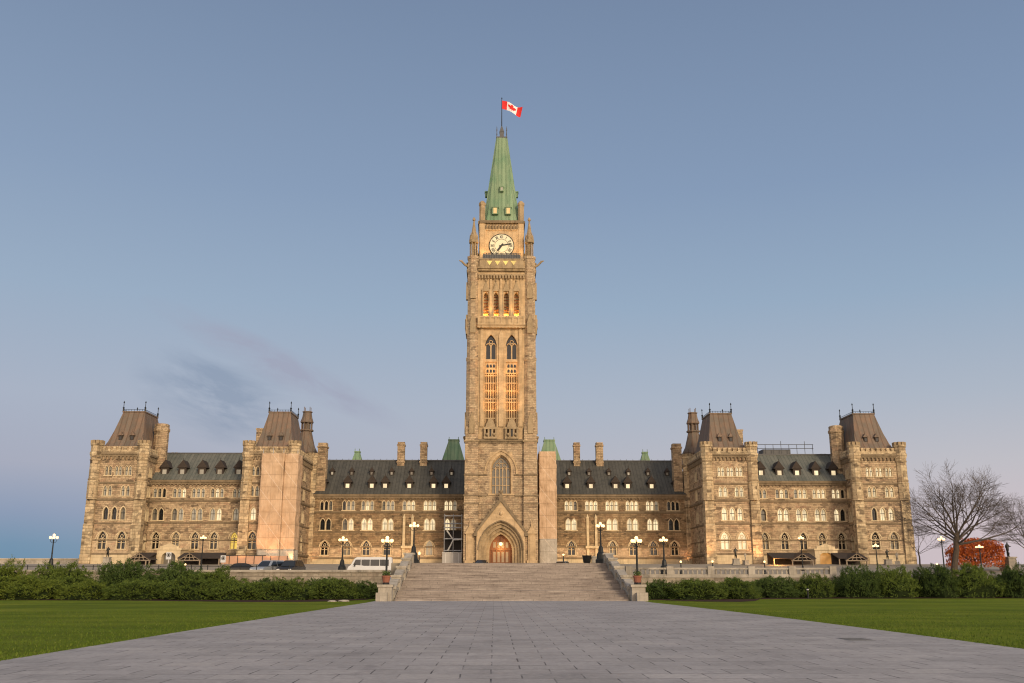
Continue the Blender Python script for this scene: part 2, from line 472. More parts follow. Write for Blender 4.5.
def ground_mats():
    t = NT('grey stone pavers')
    br = t.node('ShaderNodeTexBrick')
    br.offset = 0.5
    br.squash = 1.0
    for k, v in (('Scale', 1.0), ('Mortar Size', 0.016), ('Mortar Smooth', 0.25), ('Brick Width', 1.04), ('Row Height', 0.835)):
        br.inputs[k].default_value = v
    br.inputs['Color1'].default_value = (0, 0, 0, 1)
    br.inputs['Color2'].default_value = (1, 1, 1, 1)
    br.inputs['Mortar'].default_value = (0.5, 0.5, 0.5, 1)
    wob = t.node('ShaderNodeTexNoise')
    wob.inputs['Scale'].default_value = 0.9
    t.l.new(t.pos, wob.inputs['Vector'])
    add = t.node('ShaderNodeVectorMath', operation='MULTIPLY_ADD')
    t.l.new(wob.outputs['Color'], add.inputs[0])
    add.inputs[1].default_value = (0.035, 0.035, 0)
    t.l.new(t.pos, add.inputs[2])
    t.l.new(add.outputs[0], br.inputs['Vector'])
    col = t.ramp(br.outputs['Color'], [(0.0, (0.315, 0.29, 0.272)), (0.4, (0.375, 0.343, 0.322)), (0.7, (0.345, 0.318, 0.302)), (1.0, (0.40, 0.365, 0.338))])
    n = t.noise(t.pos, 0.33, 6, 0.65)
    col = t.mix(0.6, col, t.ramp(n, [(0.3, 0.66), (0.72, 1.2)]), 'MULTIPLY')
    n2 = t.noise(t.pos, 7.0, 6, 0.7)
    col = t.mix(0.6, col, t.ramp(n2, [(0.25, 0.62), (0.75, 1.28)]), 'MULTIPLY')
    n3 = t.noise(t.map(t.pos, (1.0, 0.35, 1)), 1.3, 5, 0.7)
    col = t.mix(t.math('MULTIPLY', t.ramp(n3, [(0.56, 0.0), (0.7, 1.0)]), 0.32), col, (0.12, 0.105, 0.105))
    st_ = t.noise(t.map(t.pos, (0.8, 0.8, 1)), 0.55, 8, 0.7)
    col = t.mix(t.math('MULTIPLY', t.ramp(st_, [(0.55, 0.0), (0.68, 1.0)]), 0.30), col, (0.16, 0.14, 0.13))
    sp_ = t.noise(t.pos, 2.2, 2, 0.5)
    col = t.mix(t.math('MULTIPLY', t.ramp(sp_, [(0.70, 0.0), (0.74, 1.0)]), 0.28), col, (0.12, 0.10, 0.095))
    dirt = t.ramp(t.noise(t.pos, 1.1, 3), [(0.34, 0.10), (0.66, 1.0)])
    col = t.mix(t.math('MULTIPLY', br.outputs['Fac'], dirt), col, (0.05, 0.042, 0.040))
    h = t.math('SUBTRACT', t.math('MULTIPLY', n2, 0.35), br.outputs['Fac'])
    t.bump(h, 0.5, 0.02)
    M['pavers'] = t.base(col, 0.75, 0, 0.25)

    t = NT('mown lawn')
    a = t.noise(t.pos, 0.16, 5, 0.6)
    b = t.noise(t.map(t.pos, (7, 18, 1)), 1.0, 5, 0.75)
    c = t.noise(t.map(t.pos, (0.06, 0.5, 1)), 1.0, 3, 0.5)
    col = t.ramp(a, [(0.28, (0.100, 0.142, 0.014)), (0.52, (0.145, 0.190, 0.017)), (0.75, (0.215, 0.235, 0.028))])
    col = t.mix(0.85, col, t.ramp(b, [(0.22, 0.35), (0.5, 0.95), (0.78, 1.7)]), 'MULTIPLY')
    col = t.mix(0.5, col, t.ramp(c, [(0.35, 0.75), (0.65, 1.25)]), 'MULTIPLY')
    e = t.noise(t.pos, 0.6, 4, 0.6)
    col = t.mix(t.math('MULTIPLY', t.ramp(e, [(0.55, 0.0), (0.75, 1.0)]), 0.35), col, (0.125, 0.115, 0.03))
    t.bump(b, 1.0, 0.10)
    M['grass'] = t.base(col, 0.95, 0, 0.05)
    t = NT('grass blade')
    col = t.ramp(t.rnd, [(0.0, (0.05, 0.085, 0.01)), (0.6, (0.09, 0.14, 0.015)), (1.0, (0.14, 0.17, 0.03))])
    M['blade'] = t.base(col, 0.85, 0, 0.1)
    M['asphalt'] = plain('terrace gravel and paving', (0.30, 0.26, 0.20), 0.9, 0, 0.4, 0.8)


ground_mats()


# ------------------------------------------------------------------ mesh helpers
class MB:
    """collects boxes, prisms, tubes ... and builds them as ONE mesh object"""

    def __init__(self, fr=None):
        self.v, self.f, self.mi = [], [], []
        self.fr = fr
        self.cur = 0

    def add(self, verts, faces, m=None):
        o = len(self.v)
        if self.fr:
            verts = [self.fr(*p) for p in verts]
        self.v += [tuple(p) for p in verts]
        self.f += [tuple(i + o for i in f) for f in faces]
        self.mi += [self.cur if m is None else m] * len(faces)
        return self

    def quad(self, a, b, c, d, m=None):
        return self.add([a, b, c, d], [(0, 1, 2, 3)], m)

    def box(self, x0, x1, y0, y1, z0, z1, m=None):
        v = [(x, y, z) for z in (z0, z1) for y in (y0, y1) for x in (x0, x1)]
        return self.add(v, [(0, 2, 3, 1), (4, 5, 7, 6), (0, 1, 5, 4), (2, 6, 7, 3), (0, 4, 6, 2), (1, 3, 7, 5)], m)

    def frust(self, a, za, b, zb, m=None):
        """between rectangle a=(x0,x1,y0,y1) at za and b at zb"""
        v = [(a[0], a[2], za), (a[1], a[2], za), (a[1], a[3], za), (a[0], a[3], za), (b[0], b[2], zb), (b[1], b[2], zb), (b[1], b[3], zb), (b[0], b[3], zb)]
        return self.add(v, [(3, 2, 1, 0), (4, 5, 6, 7), (0, 1, 5, 4), (1, 2, 6, 5), (2, 3, 7, 6), (3, 0, 4, 7)], m)

    def lathe(self, cx, cy, prof, n=8, a0=None, m=None):
        """prof: list of (radius, z); n-gon rings"""
        a0 = PI / n if a0 is None else a0
        v = []
        for r, z in prof:
            for k in range(n):
                a = a0 + 2 * PI * k / n
                v.append((cx + r * math.cos(a), cy + r * math.sin(a), z))
        f = []
        for i in range(len(prof) - 1):
            for k in range(n):
                k2 = (k + 1) % n
                f.append((i * n + k, i * n + k2, (i + 1) * n + k2, (i + 1) * n + k))
        f.append(tuple(range(n - 1, -1, -1)))
        f.append(tuple((len(prof) - 1) * n + k for k in range(n)))
        return self.add(v, f, m)

    def prism(self, pts, y0, y1, m=None):
        """polygon pts in (x,z) pushed from y0 to y1"""
        n = len(pts)
        v = [(x, y0, z) for x, z in pts] + [(x, y1, z) for x, z in pts]
        f = [tuple(range(n)), tuple(range(2 * n - 1, n - 1, -1))]
        f += [(i, i + n, (i + 1) % n + n, (i + 1) % n) for i in range(n)]
        return self.add(v, f, m)

    def tube(self, pts, r, n=6, m=None):
        rs = r if isinstance(r, (list, tuple)) else [r] * len(pts)
        P = [Vector(p) for p in pts]
        v = []
        for i, p in enumerate(P):
            t = (P[min(i + 1, len(P) - 1)] - P[max(i - 1, 0)])
            if t.length < 1e-9:
                t = Vector((0, 0, 1))
            t.normalize()
            u = t.cross(Vector((0, 0, 1)) if abs(t.z) < 0.9 else Vector((1, 0, 0))).normalized()
            w = t.cross(u)
            for k in range(n):
                a = 2 * PI * k / n
                v.append(tuple(p + (u * math.cos(a) + w * math.sin(a)) * rs[i]))
        f = []
        for i in range(len(P) - 1):
            for k in range(n):
                k2 = (k + 1) % n
                f.append((i * n + k, i * n + k2, (i + 1) * n + k2, (i + 1) * n + k))
        f.append(tuple(range(n - 1, -1, -1)))
        f.append(tuple((len(P) - 1) * n + k for k in range(n)))
        return self.add(v, f, m)

    def sphere(self, c, r, n=10, h=6, m=None, sz=1.0):
        prof = [(max(r * math.sin(PI * i / h), 0.001), c[2] - r * sz * math.cos(PI * i / h)) for i in range(h + 1)]
        return self.lathe(c[0], c[1], prof, n, 0, m)

    def panel(self, u0, u1, z0, z1, holes, d=0.0, m=None):
        """wall face with rectangular openings (u0,u1,z0,z1) left out"""
        us = sorted({u0, u1} | {h[0] for h in holes if u0 < h[0] < u1} | {h[1] for h in holes if u0 < h[1] < u1})
        zs = sorted({z0, z1} | {h[2] for h in holes if z0 < h[2] < z1} | {h[3] for h in holes if z0 < h[3] < z1})
        for i in range(len(us) - 1):
            for j in range(len(zs) - 1):
                cu, cz = (us[i] + us[i + 1]) / 2, (zs[j] + zs[j + 1]) / 2
                if any(h[0] < cu < h[1] and h[2] < cz < h[3] for h in holes):
                    continue
                self.quad((us[i], d, zs[j]), (us[i + 1], d, zs[j]), (us[i + 1], d, zs[j + 1]), (us[i], d, zs[j + 1]), m)
        return self

    def build(self, name, mats, parent=None, loc=None, smooth=False):
        me = bpy.data.meshes.new(name)
        me.from_pydata(self.v, [], self.f)
        mats = mats if isinstance(mats, (list, tuple)) else [mats]
        for m_ in mats:
            me.materials.append(M[m_] if isinstance(m_, str) else m_)
        if len(mats) > 1:
            for p, i in zip(me.polygons, self.mi):
                p.material_index = i
        if smooth:
            for p in me.polygons:
                p.use_smooth = True
        me.update()
        o = bpy.data.objects.new(name, me)
        COL.objects.link(o)
        if parent:
            o.parent = parent
        if loc:
            o.location = loc
        return o


def fr_front(Y0):
    return lambda u, dd, z: (u, Y0 + dd, z)


def fr_west(X0):           # wall facing -x, u runs along y
    return lambda u, dd, z: (X0 + dd, u, z)


def fr_east(X0):
    return lambda u, dd, z: (X0 - dd, u, z)


def thing(name, label, cat, loc=(0, 0, 0), rz=0.0, group=None):
    o = bpy.data.objects.new(name, None)
    o.empty_display_size = 0.3
    COL.objects.link(o)
    o.location = loc
    o.rotation_euler = (0, 0, rz)
    o['label'] = label
    o['category'] = cat
    if group:
        o['group'] = group
    return o


def tag(o, label, cat, group=None):
    o['label'] = label
    o['category'] = cat
    if group:
        o['group'] = group
    return o


def dup(root, loc, rz, label, group=None, scale=None):
    r = root.copy()
    COL.objects.link(r)
    r.location = loc
    r.rotation_euler = (0, 0, rz)
    r['label'] = label
    if group:
        r['group'] = group
    if scale:
        r.scale = scale
    for ch in list(root.children):
        c = ch.copy()
        COL.objects.link(c)
        c.parent = r
        for g in list(ch.children):
            e = g.copy()
            COL.objects.link(e)
            e.parent = c
    return r


def structure(o):
    o['kind'] = 'structure'
    return o


def arch_pts(cx, zs, half, rise, n=7):
    """pointed arch from left spring to right spring"""
    Rr = (half * half + rise * rise) / (2 * half)
    amax = math.acos(max(-1, min(1, (Rr - half) / Rr)))
    L = []
    for i in range(n + 1):
        a = amax * i / n
        L.append((cx - half + Rr - Rr * math.cos(a), zs + Rr * math.sin(a)))
    return L + [(2 * cx - x, z) for x, z in reversed(L[:-1])]


def gz(y):
    """height of the terrace: a level drive, then a bank up to the building"""
    return 1.9 + max(0.0, min(y, 157.0) - 128.0) * 0.069


# ------------------------------------------------------------------ ground
rng = random.Random(7)
mb = MB()
mb.add([(-1500, -300, 0), (1500, -300, 0), (1500, 2500, 0), (-1500, 2500, 0)], [(0, 1, 2, 3)])
structure(mb.build('lawn', 'grass'))

mb = MB()
rows = [(-60, -11.0, 11.4), (20, -10.9, 11.4), (30, -10.75, 11.4), (47, -10.45, 11.1), (60, -10.1, 10.5), (69, -9.85, 9.95), (74.6, -9.85, 9.95)]
for (ya, la, ra), (yb, lb, rb) in zip(rows, rows[1:]):
    mb.quad((la, ya, 0.012), (ra, ya, 0.012), (rb, yb, 0.012), (lb, yb, 0.012))
structure(mb.build('paved_plaza', 'pavers'))

mb = MB()
for sgn, pts in ((-1, [(-60, 79.0), (-45, 78.6), (-30, 77.0), (-22.5, 73.6), (-18.6, 71.2), (-15, 71.4), (-12.6, 74.0), (-11.2, 78.5), (-10.8, 89.7), (-60, 89.7)]),
                 (1, [(11.0, 89.7), (11.0, 79.5), (12.2, 76.2), (14.0, 72.4), (16.5, 71.2), (18.4, 74.0), (20.5, 80.5), (27, 82.8), (44, 84.0), (62, 85.0), (62, 89.7)])):
    n = len(pts)
    mb.add([(x, y, 0.016) for x, y in pts], [tuple(range(n))])
structure(mb.build('planting_bed', 'soil'))

mb = MB()
for ya, yb in ((90.15, 128), (128, 157), (157, 700)):
    mb.quad((-260, ya, gz(ya)), (260, ya, gz(ya)), (260, yb, gz(yb)), (-260, yb, gz(yb)))
mb.box(-10.4, 10.4, 90.05, 119.5, 0.0, 3.0)
structure(mb.build('terrace', 'asphalt'))

# grass blades along the nearer part of the lawn (nobody could count them)
mb = MB()
for k in range(42000):
    sd = rng.choice((-1, 1))
    y = 18 + 34 * rng.random() ** 1.6
    off = 16 * rng.random() ** 1.8 - .05
    x = sd * (off + 0.02) + (-10.85 if sd < 0 else 11.38) + (0.012 * max(0, y - 22) if sd < 0 else -0.012 * max(0, y - 30))
    h = 0.025 + 0.045 * rng.random()
    a = rng.random() * PI
    w = 0.006 + 0.008 * rng.random()
    lx, ly = (rng.random() - .5) * 0.05, (rng.random() - .5) * 0.05
    c, s = math.cos(a) * w, math.sin(a) * w
    mb.add([(x - c, y - s, 0.0), (x + c, y + s, 0.0), (x + lx, y + ly, h)], [(0, 1, 2)])
o = mb.build('grass', 'blade')
o['kind'] = 'stuff'
o['label'] = 'short green grass blades of the lawn beside the paving'

# ------------------------------------------------------------------ stone stairs and terrace walls
st = thing('stone_staircase', 'wide weathered stone stairs with sloping pierced parapets leading up to the clock tower', 'stairs', (0.3, 74.5, 0))
y = 0.0
z = 0.0
STEP_T, LAND = 0.58, 1.3
for fl in range(4):
    mb = MB()
    for k in range(5):
        hw = 8.75
        last = (fl == 3 and k == 4)
        yend = 15.5 if last else y + STEP_T + (LAND if k == 4 else 0)
        mb.box(-hw, hw, y, yend + 0.05, z + 0.003, z + 0.115)
        mb.box(-hw, hw, y - 0.035, yend + 0.05, z + 0.115, z + 0.150)
        y = yend
        z += 0.15
    mb.build('flight', 'step', st)


def stair_z(yy):
    y0, z0 = 0.0, 0.0
    for fl in range(4):
        if yy <= y0 + 5 * STEP_T:
            return z0 + 0.75 * max(0, (yy - y0)) / (5 * STEP_T)
        y0 += 5 * STEP_T
        z0 += 0.75
        if yy <= y0 + LAND:
            return z0
        y0 += LAND
    return 3.0


for sgn in (-1, 1):
    mb = MB()
    xo, xi = (8.8, 9.35)
    a, b = (sgn * xo, sgn * xi) if sgn > 0 else (sgn * xi, sgn * xo)
    # solid string below, posts and a rail that follow the slope
    for i in range(31):
        ya, yb = 0.9 + i * 0.47, 0.9 + (i + 1) * 0.47
        za, zb = stair_z(ya), stair_z(yb)
        v = [(a, ya, -0.0), (b, ya, 0.0), (b, yb, 0.0), (a, yb, 0.0), (a, ya, za + 0.22), (b, ya, za + 0.22), (b, yb, zb + 0.22), (a, yb, zb + 0.22)]
        mb.add(v, [(0, 1, 5, 4), (1, 2, 6, 5), (2, 3, 7, 6), (3, 0, 4, 7), (4, 5, 6, 7)])
        v = [(a - .06, ya, za + 0.62), (b + .06, ya, za + 0.62), (b + .06, yb, zb + 0.62), (a - .06, yb, zb + 0.62),
             (a - .06, ya, za + 0.86), (b + .06, ya, za + 0.86), (b + .06, yb, zb + 0.86), (a - .06, yb, zb + 0.86)]
        mb.add(v, [(0, 1, 5, 4), (1, 2, 6, 5), (2, 3, 7, 6), (3, 0, 4, 7), (4, 5, 6, 7), (3, 2, 1, 0)])
        if i % 2 == 0:
            mb.box(a + .08, b - .08, ya + .08, yb - .08, min(za, zb) + 0.1, max(za, zb) + 0.66)
    p = mb.build('parapet', 'pale_stone', st)
    for yy, zt in ((4.2, 1.75), (8.4, 2.5), (12.6, 3.25)):
        mb = MB()
        mb.box(a - .1, b + .1, yy - .35, yy + .35, 0.0, zt)
        mb.box(a - .17, b + .17, yy - .42, yy + .42, zt, zt + 0.16)
        mb.build('post', 'pale_stone', st)
    mb = MB()                       # newel pier at the foot, with its low kerb block
    mb.box(*sorted((sgn * 8.92, sgn * 9.92)), -0.55, 0.55, 0, 1.02)
    mb.box(*sorted((sgn * 8.84, sgn * 10.0)), -0.63, 0.63, 1.02, 1.2)
    mb.box(*sorted((sgn * 9.2, sgn * 10.02)), -1.15, -0.55, 0, 0.62)
    mb.build('pier', 'pale_stone', st)
    mb = MB()                       # top pier
    mb.box(*sorted((sgn * 8.7, sgn * 9.5)), 15.52, 16.3, 0, 3.75)
    mb.box(*sorted((sgn * 8.6, sgn * 9.6)), 15.42, 16.4, 3.75, 3.92)
    mb.build('pier', 'pale_stone', st)

for sgn, lab in ((-1, 'low rubble retaining wall behind the left junipers, below the parked cars'), (1, 'low rubble retaining wall behind the right junipers, below the pale balustrade')):
    w = thing('retaining_wall', lab, 'wall', (0, 89.9, 0))
    mb = MB()
    a, b = (10.45, 260) if sgn > 0 else (-260, -10.45)
    zt = 1.72 if sgn > 0 else 2.22
    mb.box(a, b, -0.1, 0.28, 0.0, zt)
    mb.build('wall', 'wall_stone', w)
    mb = MB()
    mb.box(a - .002, b, -0.2, 0.36, zt, zt + .18)
    mb.build('coping', 'pale_stone', w)

bl = thing('stone_balustrade', 'pale pierced stone balustrade on the terrace edge right of the stairs', 'balustrade', (0, 90.0, 1.92))
mb = MB()
mb.box(11.2, 30, -0.2, 0.2, 0.52, 0.68)
mb.build('rail', 'pale_stone', bl)
mb = MB()
mb.box(11.2, 30, -0.22, 0.22, -0.012, 0.10)
mb.build('plinth', 'pale_stone', bl)
for i in range(6):
    mb = MB()
    x = 11.2 + i * 3.72
    mb.box(x - .3, x + .3, -.3, .3, -0.015, 0.8)
    mb.build('post', 'pale_stone', bl)
mb = MB()
for i in range(44):
    x = 11.2 + (i + .5) * 0.43
    mb.lathe(x, 0, [(0.07, 0.1), (0.1, 0.25), (0.06, 0.4), (0.08, 0.52)], 6)
mb.build('baluster_row', 'pale_stone', bl)

rl = thing('railing', 'thin dark metal railing along the terrace edge left of the stairs', 'railing', (0, 92, gz(92)))
mb = MB()
for zz in (0.35, 0.85):
    mb.tube([(-47, 0, zz), (-20, 0, zz)], 0.03, 5)
mb.build('rail', 'iron', rl)
for i in range(19):
    mb = MB()
    mb.tube([(-47 + 1.5 * i, 0, -.02), (-47 + 1.5 * i, 0, 0.95)], 0.04, 6)
    mb.build('post', 'iron', rl)

# ------------------------------------------------------------------ windows
PR = thing('parliament_building', 'long sandstone gothic building with four steep-roofed pavilions flanking the clock tower', 'building', (0, 0, 0))


class Win:
    """geometry of one window with pointed lights; build() makes it a part with pane and tracery below it"""

    def __init__(self, name, cu, z0, lights, w, h, rise, gap=0.16, hood=False, margin=0.22, tracery=False, trim='trim', sill=0.16):
        self.name, self.cu, self.z0, self.w, self.h, self.rise = name, cu, z0, w, h, rise
        self.hood, self.tracery, self.trim = hood, tracery, trim
        tot = lights * w + (lights - 1) * gap
        self.cs = [cu - tot / 2 + w / 2 + i * (w + gap) for i in range(lights)]
        self.u0, self.u1 = cu - tot / 2 - margin, cu + tot / 2 + margin
        self.zb, self.zt = z0 - sill, z0 + h + margin * 0.8
        self.hole = (self.u0, self.u1, self.zb, self.zt)

    def build(self, fr, parent, panes, wallm='rubble', deep=0.42):
        mb = MB(fr)
        mb.cur = 1
        P_ = -0.035
        RW = 0.15
        z0, zs, top = self.z0, self.z0 + self.h - self.rise, self.zt
        prev = self.u0
        for c in self.cs:
            l, r = c - self.w / 2, c + self.w / 2
            mb.quad((prev, 0.0, z0), (l, 0.0, z0), (l, 0.0, top), (prev, 0.0, top), 0)
            A = arch_pts(c, zs, self.w / 2, self.rise, 5)
            for (xa, za), (xb, zb) in zip(A, A[1:]):
                mb.quad((xa, 0.0, za), (xb, 0.0, zb), (xb, 0.0, top), (xa, 0.0, top), 0)
            rw = min(RW, (self.cs[1] - self.cs[0] - self.w) / 2 - .004) if len(self.cs) > 1 else RW
            A2 = arch_pts(c, zs, self.w / 2 + rw, self.rise + rw * 1.3, 5)
            In, Out = [(l, z0)] + A + [(r, z0)], [(l - rw, z0)] + A2 + [(r + rw, z0)]
            for i_ in range(len(In) - 1):
                p_, q_, p2, q2 = In[i_], In[i_ + 1], Out[i_], Out[i_ + 1]
                mb.quad((p_[0], P_, p_[1]), (q_[0], P_, q_[1]), (q2[0], P_, q2[1]), (p2[0], P_, p2[1]))
                mb.quad((p2[0], P_, p2[1]), (q2[0], P_, q2[1]), (q2[0], 0.01, q2[1]), (p2[0], 0.01, p2[1]))
            O = [(l, z0)] + A + [(r, z0)]
            for (xa, za), (xb, zb) in zip(O, O[1:]):
                mb.quad((xa, P_, za), (xb, P_, zb), (xb, deep, zb), (xa, deep, za))
            mb.quad((l, P_, z0), (r, P_, z0), (r, deep, z0 + .05), (l, deep, z0 + .05))
            prev = r
        mb.quad((prev, 0.0, z0), (self.u1, 0.0, z0), (self.u1, 0.0, top), (prev, 0.0, top), 0)
        # rim and sill
        mb.box(self.u0 - .06, self.u1 + .06, -0.13, 0.02, self.zb, z0 - .002)
        if self.hood:
            hw = (self.u1 - self.u0) / 2 + 0.02
            A = arch_pts(self.cu, zs, hw, hw * 1.32, 6)
            for off, dd in ((0.0, -0.12),):
                for (xa, za), (xb, zb) in zip(A, A[1:]):
                    n = Vector((za - zb, 0, xb - xa)).normalized() * 0.15
                    mb.add([(xa, dd, za), (xb, dd, zb), (xb + n.x, dd, zb + n.z), (xa + n.x, dd, za + n.z),
                            (xa, 0.02, za), (xb, 0.02, zb), (xb + n.x, 0.02, zb + n.z), (xa + n.x, 0.02, za + n.z)],
                           [(0, 1, 2, 3), (3, 2, 6, 7), (0, 4, 5, 1)])
            # masonry tympanum between the opening and the hood
            for (xa, za), (xb, zb) in zip(A, A[1:]):
                if max(za, zb) > top:
                    mb.quad((xa, -0.02, min(top, za)), (xb, -0.02, min(top, zb)), (xb, -0.02, zb), (xa, -0.02, za), 0)
        w_ = mb.build(self.name, [wallm, self.trim], parent)
        pm = MB(fr)
        dd = deep - 0.06
        mats = []
        for i, c in enumerate(self.cs):
            k = panes[i % len(panes)]
            if k not in mats:
                mats.append(k)
            pm.quad((c - self.w / 2 - .05, dd, z0 - .02), (c + self.w / 2 + .05, dd, z0 - .02), (c + self.w / 2 + .05, dd, z0 + self.h + .05), (c - self.w / 2 - .05, dd, z0 + self.h + .05), mats.index(k))
        mats.append('iron')
        gi = len(mats) - 1
        for c in self.cs:
            if not self.tracery:
                pm.box(c - self.w / 2, c + self.w / 2, dd - .06, dd - .01, z0 + self.h * .52, z0 + self.h * .52 + .09, gi)
                pm.box(c - .025, c + .025, dd - .05, dd - .012, z0, z0 + self.h * .9, gi)
        pm.build('pane', mats, w_)
        if self.tracery:
            tm = MB(fr)
            for c in self.cs:
                hw = self.w / 2
                zc = zs + self.rise * 0.30
                tm.box(c - .075, c + .075, 0.12, 0.30, z0, zs + .15)
                for s in (-1, 1):
                    A = arch_pts(c + s * hw / 2, zs - self.rise * 0.25, hw / 2, hw * 0.62, 4)
                    tm.tube([(x, 0.2, zz) for x, zz in A], 0.065, 5)
                rr = hw * 0.36
                tm.tube([(c + rr * math.cos(a), 0.2, zc + rr * math.sin(a) + .1) for a in [i * PI / 5 for i in range(11)]], 0.06, 5)
                tm.box(c - hw, c + hw, 0.2, 0.27, z0 + self.h * .36, z0 + self.h * .36 + .08)
            tm.build('tracery', self.trim, w_)
        return w_


def string(mb, u0, u1, z, h=0.22, p=0.14):
    mb.box(u0, u1, -p, 0.015, z - h / 2, z + h / 2)
    mb.box(u0, u1, -p * .5, 0.012, z - h, z - h / 2 - .002)


def corbels(mb, u0, u1, z, step=0.7, h=0.35, p=0.22):
    n = int((u1 - u0) / step)
    for i in range(n):
        u = u0 + (i + .5) * (u1 - u0) / n
        mb.box(u - .12, u + .12, -p, 0.01, z - h, z)


def tri(cu, z=13.5, w=0.55, h=1.7):
    return Win('triple_window', cu, z, 3, w, h, 0.42, 0.22, margin=0.16)


def pair(cu, z, w=0.8, h=2.0):
    return Win('paired_window', cu, z, 2, w, h, 0.72, 0.24)


def single(cu, z, w=0.8, h=2.0):
    return Win('lancet_window', cu, z, 1, w, h, 0.72)


def trac(cu, z, w=1.2, h=2.6):
    return Win('traceried_window', cu, z, 1, w, h, w * 0.95, hood=True, tracery=True, margin=0.24)


def dormer(cx, y0, z0, w, h, depth, pane, parent, style, roofm):
    """dormer standing on the roof slope: body, pointed roof, pane"""
    mb = MB()
    mb.box(cx - w / 2, cx + w / 2, y0, y0 + depth, z0, z0 + h, 0)
    rz_ = z0 + h
    e = w * 0.22
    rise = w * 1.0
    mb.add([(cx - w / 2 - e, y0 - .12, rz_ - .05), (cx + w / 2 + e, y0 - .12, rz_ - .05), (cx, y0 - .02, rz_ + rise),
            (cx - w / 2 - e, y0 + depth, rz_ - .05), (cx + w / 2 + e, y0 + depth, rz_ - .05), (cx, y0 + depth, rz_ + rise)],
           [(0, 1, 2), (1, 4, 5, 2), (0, 2, 5, 3), (3, 5, 4), (0, 3, 4, 1)], 1)
    mb.tube([(cx, y0 + .05, rz_ + rise - .05), (cx, y0 + .05, rz_ + rise + .35)], 0.035, 5, 1)
    dm = mb.build('dormer' if style == 'big' else 'roof_lucarne', ['shingle', roofm], parent)
    pm = MB()
    pw, ph = w * 0.26, h * 0.30
    pm.box(cx - pw, cx + pw, y0 - .03, y0 + .05, z0 + h * .12, z0 + h * .12 + ph * 2, 0)
    pm.build('pane', [pane], dm)
    return dm


RNG = random.Random(21)


